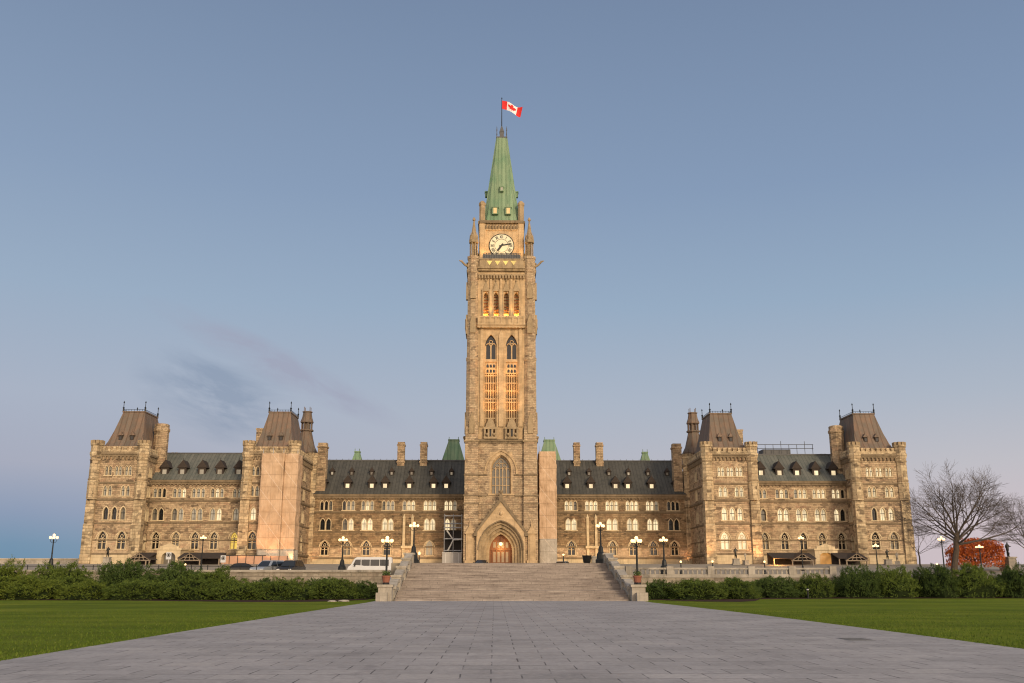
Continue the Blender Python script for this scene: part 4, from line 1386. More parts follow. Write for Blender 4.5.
for k in range(4):
    fr = rot_face(k)
    front = (k == 0)
    D0 = 0.62
    # lower wall up to the balcony band
    mb = MB(fr)
    holes = [(-1.95, 1.95, 15.6, 22.7)] if front else []
    if front:
        holes.append((-3.9, 3.9, 2.8, 9.55))
    mb.panel(-4.2, 4.2, 2.9, 24.5, holes, D0)
    mb.build('tower_wall', 'rubble_tower', TW)
    mb = MB(fr)
    for z_, h_ in ((15.3, .26), (18.75, .2)):
        if front:
            mb.box(-4.2, -2.3, D0 - .16, D0 + .02, z_ - h_ / 2, z_ + h_ / 2)
            mb.box(2.3, 4.2, D0 - .16, D0 + .02, z_ - h_ / 2, z_ + h_ / 2)
        else:
            mb.box(-4.2, 4.2, D0 - .16, D0 + .02, z_ - h_ / 2, z_ + h_ / 2)
    mb.box(-4.2, 4.2, D0 - .16, D0 + .02, 13.9, 14.1) if not front else None
    mb.box(-4.2, 4.2, D0 - .22, D0 + .02, 24.2, 24.5)
    mb.box(-4.2, 4.2, D0 - .42, 1.6, 24.502, 24.85)
    mb.build('string_course', 'dark_trim', TW)
    if front:
        # great traceried window in a deep moulded arch
        mb = MB(fr)
        c_, zs_, top = 0, 19.6, 22.7
        for i, (hw, dd) in enumerate(((1.75, D0), (1.62, D0 + .3), (1.5, D0 + .6))):
            A = arch_pts(0, zs_, hw, hw * 1.5, 8)
            O = [(-hw, 15.6)] + A + [(hw, 15.6)]
            t_ = top if i == 0 else None
            if i == 0:
                mb.quad((-1.95, dd - .03, 15.6), (-hw, dd - .03, 15.6), (-hw, dd - .03, top), (-1.95, dd - .03, top))
                mb.quad((hw, dd - .03, 15.6), (1.95, dd - .03, 15.6), (1.95, dd - .03, top), (hw, dd - .03, top))
                for (xa, za), (xb, zb) in zip(A, A[1:]):
                    mb.quad((xa, dd - .03, za), (xb, dd - .03, zb), (xb, dd - .03, top), (xa, dd - .03, top))
            else:
                for (xa, za), (xb, zb) in zip(O, O[1:]):
                    s0 = (hw + .13) / hw
                    mb.quad((xa, dd, za), (xb, dd, zb), (xb * s0, dd, zb if xb * s0 == xb else zs_ + (zb - zs_) * s0 if zb > zs_ else zb), (xa * s0, dd, zs_ + (za - zs_) * s0 if za > zs_ else za))
            for (xa, za), (xb, zb) in zip(O, O[1:]):
                mb.quad((xa, dd - .03, za), (xb, dd - .03, zb), (xb, dd + .32, zb), (xa, dd + .32, za))
        mb.box(-2.2, 2.2, D0 - .2, D0 + .9, 15.3, 15.6)
        A = arch_pts(0, 19.2, 2.55, 3.6, 9)
        for (xa, za), (xb, zb) in zip(A, A[1:]):
            n = Vector((za - zb, 0, xb - xa)).normalized() * .28
            mb.add([(xa, D0 - .2, za), (xb, D0 - .2, zb), (xb + n.x, D0 - .2, zb + n.z), (xa + n.x, D0 - .2, za + n.z), (xa, D0 + .02, za), (xb, D0 + .02, zb), (xb + n.x, D0 + .02, zb + n.z), (xa + n.x, D0 + .02, za + n.z)],
                   [(0, 1, 2, 3), (3, 2, 6, 7), (0, 4, 5, 1)])
        for s in (-1, 1):
            mb.box(s * 2.75 - .22, s * 2.75 + .22, D0 - .24, D0 + .02, 18.9, 19.3)
        gw = mb.build('great_window', 'trim_tower', TW)
        mb = MB(fr)
        mb.quad((-1.6, D0 + .85, 15.5), (1.6, D0 + .85, 15.5), (1.6, D0 + .85, 22.3), (-1.6, D0 + .85, 22.3))
        mb.build('pane', 'glass_grey', gw)
        mb = MB(fr)
        for x in (-.9, -.3, .3, .9):
            mb.box(x - .07, x + .07, D0 + .62, D0 + .8, 15.6, 20.2)
        for z_ in (17.0, 18.4):
            mb.box(-1.5, 1.5, D0 + .66, D0 + .78, z_, z_ + .1)
        for x in (-1.2, -.6, 0, .6, 1.2):
            mb.tube([(p, D0 + .7, q) for p, q in arch_pts(x, 19.5, .3, .5, 4)], .06, 4)
        for x, zc, rr in ((-.6, 20.5, .36), (.6, 20.5, .36), (0, 21.1, .38)):
            mb.tube([(x + rr * math.cos(a_), D0 + .7, zc + rr * math.sin(a_)) for a_ in [j * PI / 5 for j in range(11)]], .06, 4)
        mb.build('tracery', 'trim_tower', gw)
        # portal: gabled porch with deep archivolts and oak doors
        mb = MB(fr)
        F = -0.75
        A = arch_pts(0, 6.3, 3.75, 4.75, 12)
        gline = lambda x: 9.35 + (14.7 - 9.35) * (1 - abs(x) / 4.1)
        for (xa, za), (xb, zb) in zip(A, A[1:]):
            mb.quad((xa, F, za), (xb, F, zb), (xb, F, gline(xb)), (xa, F, gline(xa)))
        for s in (-1, 1):
            mb.quad((s * 3.75, F, 2.9), (s * 4.05, F, 2.9), (s * 4.05, F, gline(4.05)), (s * 3.75, F, gline(3.75)))
            mb.box(*sorted((s * 3.92, s * 4.05)), F + .01, D0 + .05, 2.9, 9.35)
        mb.cur = 1
        steps = ((3.75, 4.75, F), (3.3, 4.25, F + .4), (2.85, 3.75, F + .8), (2.4, 3.3, F + 1.2), (1.9, 2.9, F + 1.6))
        for (h1, r1, d1), (h2, r2, d2) in zip(steps, steps[1:]):
            A1 = [(-h1, 2.9)] + arch_pts(0, 6.3 - (3.75 - h1) * .15, h1, r1, 10) + [(h1, 2.9)]
            A2 = [(-h2, 2.9)] + arch_pts(0, 6.3 - (3.75 - h2) * .15, h2, r2, 10) + [(h2, 2.9)]
            for i in range(len(A1) - 1):
                mb.quad((A1[i][0], d1, A1[i][1]), (A1[i + 1][0], d1, A1[i + 1][1]), (A1[i + 1][0], d2, A1[i + 1][1]), (A1[i][0], d2, A1[i][1]))
                mb.quad((A1[i][0], d2, A1[i][1]), (A1[i + 1][0], d2, A1[i + 1][1]), (A2[i + 1][0], d2, A2[i + 1][1]), (A2[i][0], d2, A2[i][1]))
        h2, d2 = 1.9, F + 1.6
        A2 = [(-h2, 2.9)] + arch_pts(0, 6.3 - (3.75 - 1.9) * .15, h2, 2.9, 10) + [(h2, 2.9)]
        for i in range(len(A2) - 1):
            mb.quad((A2[i][0], d2, A2[i][1]), (A2[i + 1][0], d2, A2[i + 1][1]), (A2[i + 1][0], d2 + .9, A2[i + 1][1]), (A2[i][0], d2 + .9, A2[i][1]))
        po = mb.build('portal', ['trim_tower', 'carved'], TW)
        mb = MB(fr)
        for s in (-1, 1):
            a_, b_ = Vector((s * 4.4, 0, 9.15)), Vector((0, 0, 14.95))
            mb.add([(a_.x, F - .18, a_.z), (b_.x, F - .18, b_.z), (b_.x, F - .18, b_.z - .75), (a_.x, F - .18, a_.z - .55), (a_.x, D0 - .02, a_.z), (b_.x, D0 - .02, b_.z), (b_.x, D0 - .02, b_.z - .75), (a_.x, D0 - .02, a_.z - .55)],
                   [(0, 1, 2, 3), (0, 4, 5, 1), (3, 2, 6, 7), (0, 3, 7, 4)])
            mb.box(*sorted((s * 3.95, s * 4.5)), F - .25, D0 - .03, 8.5, 9.05)
            for j in range(1, 7):
                t = j / 7
                q = a_.lerp(b_, t)
                mb.frust((q.x - .12, q.x + .12, F - .2, F + .1), q.z, (q.x - .05, q.x + .05, F - .1, F), q.z + .35)
        mb.frust((-.3, .3, F - .2, F + .3), 14.6, (-.2, .2, F - .1, F + .2), 15.6)
        mb.sphere((0, F + .05, 15.8), .36, 8, 5)
        A = arch_pts(0, 6.3, 3.75, 4.75, 12)
        mb.tube([(x, F - .05, z_) for x, z_ in A], .13, 6)
        mb.build('gable_moulding', 'dark_trim', po)
        mb = MB(fr)                                              # small relief in the gable
        mb.prism([(-.75, 11.5), (.75, 11.5), (.5, 12.3), (0, 13.2), (-.5, 12.3)], F - .1, F + .02)
        mb.sphere((0, F - .1, 12.2), .33, 8, 5)
        mb.build('shield_relief', 'trim_tower', po)
        mb = MB(fr)
        dd = d2 + .7
        mb.quad((-2.2, dd, 2.9), (2.2, dd, 2.9), (2.2, dd, 9.3), (-2.2, dd, 9.3), 0)
        for x in (-1.4, -.7, 0, .7, 1.4):
            mb.box(x - .07, x + .07, dd - .1, dd - .01, 2.9, 6.3, 0)
        mb.box(-2.15, 2.15, dd - .14, dd - .012, 6.3, 6.55, 0)
        for x in (-1.05, -.35, .35, 1.05):
            mb.box(x - .22, x + .22, dd - .05, dd - .014, 4.3, 6.0, 1)
            mb.box(x - .22, x + .22, dd - .05, dd - .014, 6.7, 7.6, 1)
        dr = mb.build('oak_door', ['door', 'dooglass'], TW)
        mb = MB(fr)
        mb.sphere((0, d2 + .15, 7.3), .30, 10, 6)
        mb.tube([(0, d2 + .15, 7.55), (0, d2 + .15, 8.9)], .03, 4, 1)
        mb.build('lantern', ['lamp', 'iron'], TW)
        L = bpy.data.lights.new('portal_light', 'POINT')
        L.energy = 160
        L.color = (1.0, .62, .22)
        L.shadow_soft_size = .3
        lo = bpy.data.objects.new('portal_light', L)
        lo.location = (0, -HB + d2 - .5, 6.6)
        COL.objects.link(lo)
        lo.parent = TW
        for s in (-1, 1):                                        # gabled niches on the buttress faces
            mb = MB(fr)
            cx_ = s * 5.15
            mb.box(cx_ - .85, cx_ + .85, -.4, -.1, 2.9, 4.6)
            mb.box(cx_ - .62, cx_ + .62, -.35, -.1, 4.6, 8.9)
            mb.prism([(cx_ - .85, 8.9), (cx_ + .85, 8.9), (cx_, 10.4)], -.5, -.1)
            mb.frust((cx_ - .14, cx_ + .14, -.45, -.17), 10.2, (cx_ - .03, cx_ + .03, -.32, -.27), 11.1)
            mb.box(cx_ - .4, cx_ + .4, -.40, -.352, 5.2, 8.4)
            mb.build('niche', 'trim_tower', TW)

    # upper shaft: two recessed lattice bays between piers
    mb = MB(fr)
    mb.panel(-4.15, 4.15, 24.85, 44.5, [(-2.85, -.80, 24.85, 43.9), (.80, 2.85, 24.85, 43.9)], D0 + .05)
    for s in (-1, 1):
        for u in (s * .80, s * 2.85):
            mb.quad((u, D0 + .05, 24.85), (u, 1.5, 24.85), (u, 1.5, 43.9), (u, D0 + .05, 43.9))
        c_ = s * 1.825
        A = arch_pts(c_, 41.2, 1.025, 2.2, 6)
        for (xa, za), (xb, zb) in zip(A, A[1:]):
            mb.quad((xa, D0 + .03, za), (xb, D0 + .03, zb), (xb, D0 + .03, 43.9), (xa, D0 + .03, 43.9))
            mb.quad((xa, D0 + .03, za), (xb, D0 + .03, zb), (xb, 1.4, zb), (xa, 1.4, za))
        mb.box(s * 3.4 - .28, s * 3.4 + .28, D0 - .22, D0 + .06, 27.0, 44.0)       # flat pier strips
        mb.frust((s * 3.4 - .28, s * 3.4 + .28, D0 - .22, D0 + .06), 44.0, (s * 3.4 - .05, s * 3.4 + .05, D0 - .05, D0 + .06), 45.0)
    mb.box(-.42, .42, D0 - .2, D0 + .06, 27.0, 43.2)
    mb.frust((-.42, .42, D0 - .2, D0 + .06), 43.2, (-.08, .08, D0 - .05, D0 + .06), 44.2)
    mb.build('tower_shaft', 'trim_tower', TW)
    for s in (-1, 1):
        c_ = s * 1.825
        mb = MB(fr)                                              # stone lattice screen
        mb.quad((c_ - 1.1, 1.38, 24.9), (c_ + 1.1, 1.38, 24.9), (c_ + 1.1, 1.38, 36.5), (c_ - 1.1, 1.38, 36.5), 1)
        for i in range(5):
            x = c_ - .82 + i * .41
            mb.box(x - .07, x + .07, 1.16, 1.39, 26.9, 36.4, 0)
        for z_ in (28.5, 29.9, 31.3, 31.9, 33.3, 34.7, 36.0):
            mb.box(c_ - 1.02, c_ + 1.02, 1.18, 1.39, z_, z_ + .16, 0)
        mb.build('lattice_screen', ['lattice', 'lattice_back'], TW)
        mb = MB(fr)                                              # pierced dark panel
        mb.box(c_ - 1.02, c_ + 1.02, 1.1, 1.5, 36.4, 38.9, 0)
        for i in range(3):
            for z_, h_ in ((36.6, .62), (37.5, .62)):
                x = c_ - .55 + i * .55
                mb.prism([(x - .2, z_), (x + .2, z_), (x + .2, z_ + h_ * .6), (x, z_ + h_), (x - .2, z_ + h_ * .6)], 1.07, 1.12, 1)
        mb.build('pierced_panel', ['trim_tower', 'glass'], TW)
        mb = MB(fr)                                              # belfry-stage pointed window
        mb.quad((c_ - 1.1, 1.35, 38.9), (c_ + 1.1, 1.35, 38.9), (c_ + 1.1, 1.35, 43.9), (c_ - 1.1, 1.35, 43.9), 0)
        mb.box(c_ - .11, c_ + .11, 1.0, 1.3, 38.9, 41.6, 1)
        for q in (-1, 1):
            mb.tube([(p, 1.15, r) for p, r in arch_pts(c_ + q * .5, 41.0, .5, .85, 5)], .10, 5, 1)
            mb.box(c_ + q * .96 - .14, c_ + q * .96 + .14, .95, 1.3, 38.9, 41.3, 1)
        mb.tube([(c_ + .3 * math.cos(a_), 1.15, 42.1 + .3 * math.sin(a_)) for a_ in [j * PI / 5 for j in range(11)]], .09, 5, 1)
        mb.box(c_ - 1.1, c_ + 1.1, .8, 1.34, 38.5, 38.95, 1)
        mb.build('arched_window', ['glass', 'trim_tower'], TW)
        mb = MB(fr)                                              # balconette with carved canopy and beast
        mb.box(c_ - 1.15, c_ + 1.15, D0 - .75, 1.2, 24.852, 25.2, 0)
        for x in (-.95, -.32, .32, .95):
            mb.box(c_ + x - .15, c_ + x + .15, D0 - .7, D0 - .4, 25.2, 26.5, 0)
        mb.box(c_ - 1.15, c_ + 1.15, D0 - .75, D0 - .35, 26.5, 26.85, 0)
        mb.prism([(c_ - .9, 26.85), (c_ + .9, 26.85), (c_ + .55, 27.8), (c_, 28.5), (c_ - .55, 27.8)], D0 - .6, D0 - .3, 0)
        mb.box(c_ - .32, c_ + .32, D0 - .66, D0 - .58, 25.3, 26.4, 1)
        mb.sphere((c_ - .62, D0 - .85, 25.6), .26, 7, 5, 0)
        mb.sphere((c_ + .62, D0 - .85, 25.6), .26, 7, 5, 0)
        mb.build('balconette', ['carved', 'black'], TW)
        if front:                                                # floodlights up each recess, added in tiers without fixtures to even the glow
            for zf, ef in ((29.0, 560), (32.0, 460), (35.2, 420)):
                L = bpy.data.lights.new('recess_fill_floodlight', 'SPOT')
                L.energy = ef
                L.color = (1.0, .48, .15)
                L.spot_size = R(110)
                L.spot_blend = 1.0
                L.shadow_soft_size = .4
                lo = bpy.data.objects.new('recess_fill_floodlight', L)
                lo.location = (c_, -HB - .35, zf)
                lo.rotation_euler = Vector((0, -.35, -1)).to_track_quat('Z', 'Y').to_euler()
                COL.objects.link(lo)
                lo.parent = TW

    # balcony band under the belfry
    mb = MB(fr)
    mb.box(-4.2, 4.2, -.1, 1.6, 44.5, 44.9)
    mb.box(-4.2, 4.2, -.3, .05, 44.902, 45.15)
    corbels(mb, -4.1, 4.1, 44.9, .55, .5, .12)
    for i in range(9):
        u = -4.0 + i * 1.0
        mb.box(u - .16, u + .16, -.28, .0, 45.15, 46.2)
    mb.box(-4.2, 4.2, -.3, .05, 46.2, 46.5)
    mb.box(-4.2, 4.2, -.1, .04, 45.152, 46.19)
    mb.build('balcony', 'trim_tower', TW)
    # belfry: four tall openings
    ops = (-2.75, -.95, .75 + .1, 2.65)
    mb = MB(fr)
    mb.panel(-4.2, 4.2, 44.9, 57.0, [(u - .42, u + .42, 46.4, 51.2) for u in ops], D0)
    for u in ops:
        A = [(u - .42, 46.4)] + arch_pts(u, 50.3, .42, .85, 5) + [(u + .42, 46.4)]
        for (xa, za), (xb, zb) in zip(A[1:-1], A[2:-1]):
            mb.quad((xa, D0, za), (xb, D0, zb), (xb, D0, 51.2), (xa, D0, 51.2))
        for (xa, za), (xb, zb) in zip(A, A[1:]):
            mb.quad((xa, D0, za), (xb, D0, zb), (xb, D0 + 1.1, zb), (xa, D0 + 1.1, za))
        mb.prism([(u - .62, 51.25), (u + .62, 51.25), (u, 53.2)], D0 - .30, D0 + .02, 1)
        mb.lathe(u, D0 - .12, [(.16, 53.1), (.2, 53.35), (.05, 53.7)], 6, None, 1)
        for s in (-1, 1):
            mb.box(u + s * .62 - .12, u + s * .62 + .12, D0 - .36, D0 + .02, 46.5, 51.6, 1)
    for u in (-1.85, -.05, 1.75):
        mb.box(u - .17, u + .17, D0 - .34, D0 + .02, 46.5, 53.6)
    mb.build('belfry', ['trim_tower', 'carved'], TW)
    mb = MB(fr)
    for u in ops:
        mb.quad((u - .5, D0 + 1.0, 46.2), (u + .5, D0 + 1.0, 46.2), (u + .5, D0 + 1.0, 51.3), (u - .5, D0 + 1.0, 51.3), 0)
        for j in range(7):
            mb.box(u - .42, u + .42, D0 + .7, D0 + .98, 46.8 + j * .6, 46.9 + j * .6, 0)
    mb.build('louvre', ['door'], TW)
    if front:
        for u in ops:
            L = bpy.data.lights.new('belfry_lamp', 'POINT')
            L.energy = 170
            L.color = (1.0, .45, .10)
            L.shadow_soft_size = .15
            lo = bpy.data.objects.new('belfry_lamp', L)
            lo.location = (u, -HB + D0 + .35, 47.0)
            COL.objects.link(lo)
            lo.parent = TW
    # frieze, cornice, balcony with lit panels
    mb = MB(fr)
    corbels(mb, -4.2, 4.2, 54.15, .5, .6, -D0 + .30)
    mb.box(-4.2, 4.2, D0 - .34, D0 + .02, 54.15, 54.4)
    mb.box(-4.2, 4.2, D0 - .5, D0 + .02, 55.0, 55.35)
    mb.box(-4.2, 4.2, D0 - .75, 2.5, 55.352, 55.7)
    mb.box(-3.9, 3.9, D0 - .7, D0 - .45, 55.7, 56.95)
    mb.box(-4.0, 4.0, D0 - .8, D0 - .38, 56.95, 57.15)
    mb.build('cornice', 'carved', TW)
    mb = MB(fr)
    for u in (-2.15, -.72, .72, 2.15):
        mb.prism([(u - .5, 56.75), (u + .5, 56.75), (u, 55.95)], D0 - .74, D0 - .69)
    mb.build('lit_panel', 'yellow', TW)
    mb = MB(fr)
    for i in range(23):
        u = -3.3 + i * .3
        mb.tube([(u, D0 - .4, 57.1), (u, D0 - .4, 58.35)], .045, 4)
    mb.tube([(-3.4, D0 - .4, 58.3), (3.4, D0 - .4, 58.3)], .06, 4)
    mb.box(-3.4, 3.4, D0 - .36, D0 - .33, 57.15, 58.1)
    mb.build('balcony_railing', 'lead', TW)
    # clock stage
    CD = HB - 3.9
    mb = MB(fr)
    nseg = 24
    rc = 2.32
    ring = [(rc * math.cos(2 * PI * i / nseg), 60.45 + rc * math.sin(2 * PI * i / nseg)) for i in range(nseg)]

    def edge_pt(a_):
        ca, sa = math.cos(a_), math.sin(a_)
        m_ = max(abs(ca), abs(sa))
        return (2.75 * ca / m_, 60.45 + 2.75 * sa / m_)
    for i in range(nseg):
        a1, a2 = 2 * PI * i / nseg, 2 * PI * (i + 1) / nseg
        p1, p2 = ring[i], ring[(i + 1) % nseg]
        q1, q2 = edge_pt(a1), edge_pt(a2)
        mb.quad((p1[0], CD + .1, p1[1]), (p2[0], CD + .1, p2[1]), (q2[0], CD + .1, q2[1]), (q1[0], CD + .1, q1[1]))
        mb.quad((p1[0], CD + .1, p1[1]), (p2[0], CD + .1, p2[1]), (p2[0], CD + .6, p2[1]), (p1[0], CD + .6, p1[1]))
    mb.panel(-3.3, 3.3, 57.0, 65.2, [(-2.75, 2.75, 57.70, 63.20)], CD + .1)
    for s in (-1, 1):
        mb.box(s * 3.5 - .42, s * 3.5 + .42, CD - .2, CD + 1.0, 57.0, 65.2)
        mb.box(s * 2.95 - .1, s * 2.95 + .1, CD - .06, CD + .12, 57.6, 63.4)
    mb.box(-3.05, 3.05, CD - .1, CD + .12, 63.35, 63.6)
    corbels_u = [(-2.8 + i * .56) for i in range(11)]
    for u in corbels_u:
        mb.box(u - .15, u + .15, CD - .26, CD + .12, 63.6, 64.35, 1)
    mb.box(-3.95, 3.95, CD - .4, CD + .12, 64.7, 65.2, 1)
    mb.build('clock_stage', ['trim_tower', 'dark_trim'], TW)
    mb = MB(fr)
    pts = [(2.2 * math.cos(2 * PI * i / 32), 60.45 + 2.2 * math.sin(2 * PI * i / 32)) for i in range(32)]
    mb.prism(pts, CD + .02, CD + .4)
    dial = mb.build('clock_dial', 'clock', TW)
    mb = MB(fr)
    mb.tube([(2.25 * math.cos(a_), CD, 60.45 + 2.25 * math.sin(a_)) for a_ in [j * PI / 16 for j in range(33)]], .085, 5)
    mb.tube([(1.25 * math.cos(a_), CD - .0, 60.45 + 1.25 * math.sin(a_)) for a_ in [j * PI / 12 for j in range(25)]], .035, 4)
    numerals = ['XII', 'I', 'II', 'III', 'IIII', 'V', 'VI', 'VII', 'VIII', 'IX', 'X', 'XI']
    for h, s_ in enumerate(numerals):
        a_ = PI / 2 - h * PI / 6
        rad, tan = Vector((math.cos(a_), 0, math.sin(a_))), Vector((math.sin(a_), 0, -math.cos(a_)))
        adv = {'I': .17, 'V': .3, 'X': .3}
        wtot = sum(adv[ch] for ch in s_)
        x_ = -wtot / 2
        for ch in s_:
            w_ = adv[ch]
            segs = {'I': [(.5, 0, .5, 1)], 'V': [(.05, 1, .5, 0), (.95, 1, .5, 0)], 'X': [(.05, 1, .95, 0), (.95, 1, .05, 0)]}[ch]
            for (ua, va, ub, vb) in segs:
                A_ = rad * (1.42 + va * .56) + tan * (x_ + ua * w_)
                B_ = rad * (1.42 + vb * .56) + tan * (x_ + ub * w_)
                nrm = (B_ - A_).normalized()
                nrm = Vector((-nrm.z, 0, nrm.x)) * .042
                q = [A_ + nrm, A_ - nrm, B_ - nrm, B_ + nrm]
                mb.add([(p.x, CD - .03, 60.45 + p.z) for p in q] + [(p.x, CD + .03, 60.45 + p.z) for p in q], [(0, 1, 2, 3), (0, 4, 5, 1), (1, 5, 6, 2), (2, 6, 7, 3), (3, 7, 4, 0)])
            x_ += w_
    mb.build('numeral', 'black', dial)
    mb = MB(fr)
    for ang, ln, wd in ((78.0, 1.95, .10), (216.0, 1.35, .15)):
        a_ = PI / 2 - R(ang)
        rad, tan = Vector((math.cos(a_), 0, math.sin(a_))), Vector((-math.sin(a_), 0, math.cos(a_)))
        q = [rad * -.45 + tan * wd, rad * -.45 - tan * wd, rad * ln * .8 - tan * wd * 1.3, rad * ln, rad * ln * .8 + tan * wd * 1.3]
        dz = -.10 if ln > 1.5 else -.06
        mb.prism([(p.x, 60.45 + p.z) for p in q], CD + dz - .02, CD + dz + .02)
    mb.build('clock_hands', 'black', dial)
    if front:
        for u, z_, dd_, e_, t_ in ((-2.2, 46.7, -.9, 420, .3), (2.2, 46.7, -.9, 420, .3), (0, 57.3, .9, 520, .25), (-3.1, 57.3, .9, 620, .1), (3.1, 57.3, .9, 620, .1)):
            L = bpy.data.lights.new('tower_floodlight', 'SPOT')
            L.energy = e_
            L.color = (1.0, .55, .20)
            L.spot_size = R(95)
            L.spot_blend = .9
            L.shadow_soft_size = .3
            lo = bpy.data.objects.new('tower_floodlight', L)
            lo.location = (u, -HB + dd_, z_)
            lo.rotation_euler = Vector((0, -t_, -1)).to_track_quat('Z', 'Y').to_euler()
            COL.objects.link(lo)
            lo.parent = TW

# solid core so that no daylight shows through the shaft
mb = MB()
mb.box(-4.6, 4.6, -4.6, 4.6, 24.9, 57.0)
mb.box(-3.3, 3.3, -3.3, 3.3, 57.0, 65.1)
mb.build('tower_core', 'carved', TW)

# spire
mb = MB()
prof = [(3.62, 65.2), (3.5, 65.6), (3.22, 66.6), (2.9, 68.6), (1.02, 83.2)]
for (h1, z1), (h2, z2) in zip(prof, prof[1:]):
    c1_, c2_ = h1 * .22, h2 * .22
    def ring8(h, c, z):
        return [(-h + c, -h, z), (h - c, -h, z), (h, -h + c, z), (h, h - c, z), (h - c, h, z), (-h + c, h, z), (-h, h - c, z), (-h, -h + c, z)]
    A, B = ring8(h1, c1_, z1), ring8(h2, c2_, z2)
    mb.add(A + B, [(i, (i + 1) % 8, 8 + (i + 1) % 8, 8 + i) for i in range(8)])
for k in range(4):                                               # raised ribs along hips and faces
    c, s = round(math.cos(k * PI / 2)), round(math.sin(k * PI / 2))
    for t in (-.78, -.4, 0, .4, .78):
        pts = [((t * h * c + h * s) * 1.0, (t * h * s - h * c) * 1.0, z_) for h, z_ in prof[1:]]
        mb.tube(pts, [.09, .09, .085, .05], 5)
mb.build('spire', 'patina', TW)
mb = MB()
mb.box(-1.06, 1.06, -1.06, 1.06, 83.15, 83.4)
mb.box(-.40, .40, -.40, .40, 83.4, 84.7)
for s in (-1, 1):
    for t in (-1, 1):
        mb.lathe(s * .93, t * .93, [(.08, 83.4), (.08, 84.6), (.12, 84.7), (.02, 85.6)], 6)
mb.frust((-.45, .45, -.45, .45), 84.7, (-.1, .1, -.1, .1), 86.0)
mb.build('spire_lantern', 'lead', TW)
for s in (-1, 1):
    for t in (-1, 1):
        mb = MB()
        px, py = s * 3.55, t * 3.55
        mb.lathe(px, py, [(.58, 65.2), (.58, 68.2), (.68, 68.35), (.68, 68.75), (.5, 68.9), (.25, 69.2)], 8)
        mb.build('spire_turret', 'carved', TW)
for k in range(4):
    fr = rot_face(k)
    for u, z_, w_ in ((-1.2, 66.6, .42), (1.2, 66.6, .42), (0, 71.4, .26)):
        face = HB - (2.9 + (3.22 - 2.9) * max(0, (68.6 - z_)) / 2 if z_ < 68.6 else 2.9 - (z_ - 68.6) * (1.88 / 14.6))
        mb = MB(fr)
        mb.box(u - w_ - .1, u + w_ + .1, face - .55, face + .9, z_, z_ + w_ * 3.2, 0)
        mb.prism([(u - w_ - .22, z_ + w_ * 3.2), (u + w_ + .22, z_ + w_ * 3.2), (u, z_ + w_ * 5.0)], face - .65, face + .8, 0)
        dm = mb.build('spire_dormer', ['patina'], TW)
        mb = MB(fr)
        mb.box(u - w_ * .7, u + w_ * .7, face - .58, face - .52, z_ + .15, z_ + w_ * 2.9)
        mb.build('pane', 'spire_lit' if z_ < 70 else 'dim', dm)
mb = MB()
mb.tube([(0, 0, 85.3), (0, 0, 91.9)], [.1, .06], 8)
mb.sphere((0, 0, 91.95), .13, 8, 5)
mb.build('flagpole', 'iron', TW)

# flag, flying and drooping to the right
LEAF = [(0, -.48), (.035, -.22), (.26, -.26), (.22, -.15), (.46, .05), (.40, .09), (.44, .26), (.30, .23), (.27, .29), (.14, .16), (.19, .40), (.10, .36), (0, .5)]
LEAF = LEAF + [(-x, z_) for x, z_ in reversed(LEAF[1:-1])]


def in_leaf(x, z_):
    ins = False
    n = len(LEAF)
    j = n - 1
    for i in range(n):
        if (LEAF[i][1] > z_) != (LEAF[j][1] > z_) and x < (LEAF[j][0] - LEAF[i][0]) * (z_ - LEAF[i][1]) / (LEAF[j][1] - LEAF[i][1]) + LEAF[i][0]:
            ins = not ins
        j = i
    return ins


mb = MB()
NU, NV = 72, 36
vv = []
for i in range(NU + 1):
    s_ = i / NU
    for j in range(NV + 1):
        t = j / NV
        x = .08 + 3.95 * s_ * (1 - .04 * (1 - t)) - .30 * (1 - t) * s_
        droop = -1.55 * s_ ** 1.1 + .10 * math.sin(7 * s_) - .22 * s_ * (1 - t) * 0.6
        zz = (t - 1) * (1.75 - .1 * s_) + droop + .15 * s_ * math.sin(5 * s_ + 2 * t)
        yy = .30 * math.sin(8.5 * s_ + 1.6 * t) * s_ ** .6
        vv.append((x, yy, zz))
ff, mi = [], []
for i in range(NU):
    for j in range(NV):
        a_ = i * (NV + 1) + j
        ff.append((a_, a_ + NV + 1, a_ + NV + 2, a_ + 1))
        s_, t = (i + .5) / NU, (j + .5) / NV
        red = s_ < .25 or s_ > .75 or in_leaf((s_ - .5) * 2 * 1.05, (t - .5) * 1.08)
        mi.append(0 if red else 1)
mb.v, mb.f, mb.mi = vv, ff, mi
fl = mb.build('flag', ['red_cloth', 'white_cloth'], None, (0, 170.1, 91.45), smooth=True)
tag(fl, 'red and white flag with a maple leaf flying from the pole above the spire', 'flag')

# warm wall washers along the foot of the centre wings
for x in (10.5, 14.5, 18.5, 22.5, 26.5, 30.0, -12.5, -16.0, -19.5, -23.0, -26.5, -30.0):
    L = bpy.data.lights.new('wall_washer', 'SPOT')
    L.energy = 240
    L.color = (1.0, .56, .24)
    L.spot_size = R(120)
    L.spot_blend = 1.0
    L.shadow_soft_size = .3
    lo = bpy.data.objects.new('wall_washer', L)
    lo.location = (x, 172.8, 4.3)
    lo.rotation_euler = Vector((0, -.7, -1)).to_track_quat('Z', 'Y').to_euler()
    COL.objects.link(lo)
    lo.parent = PR

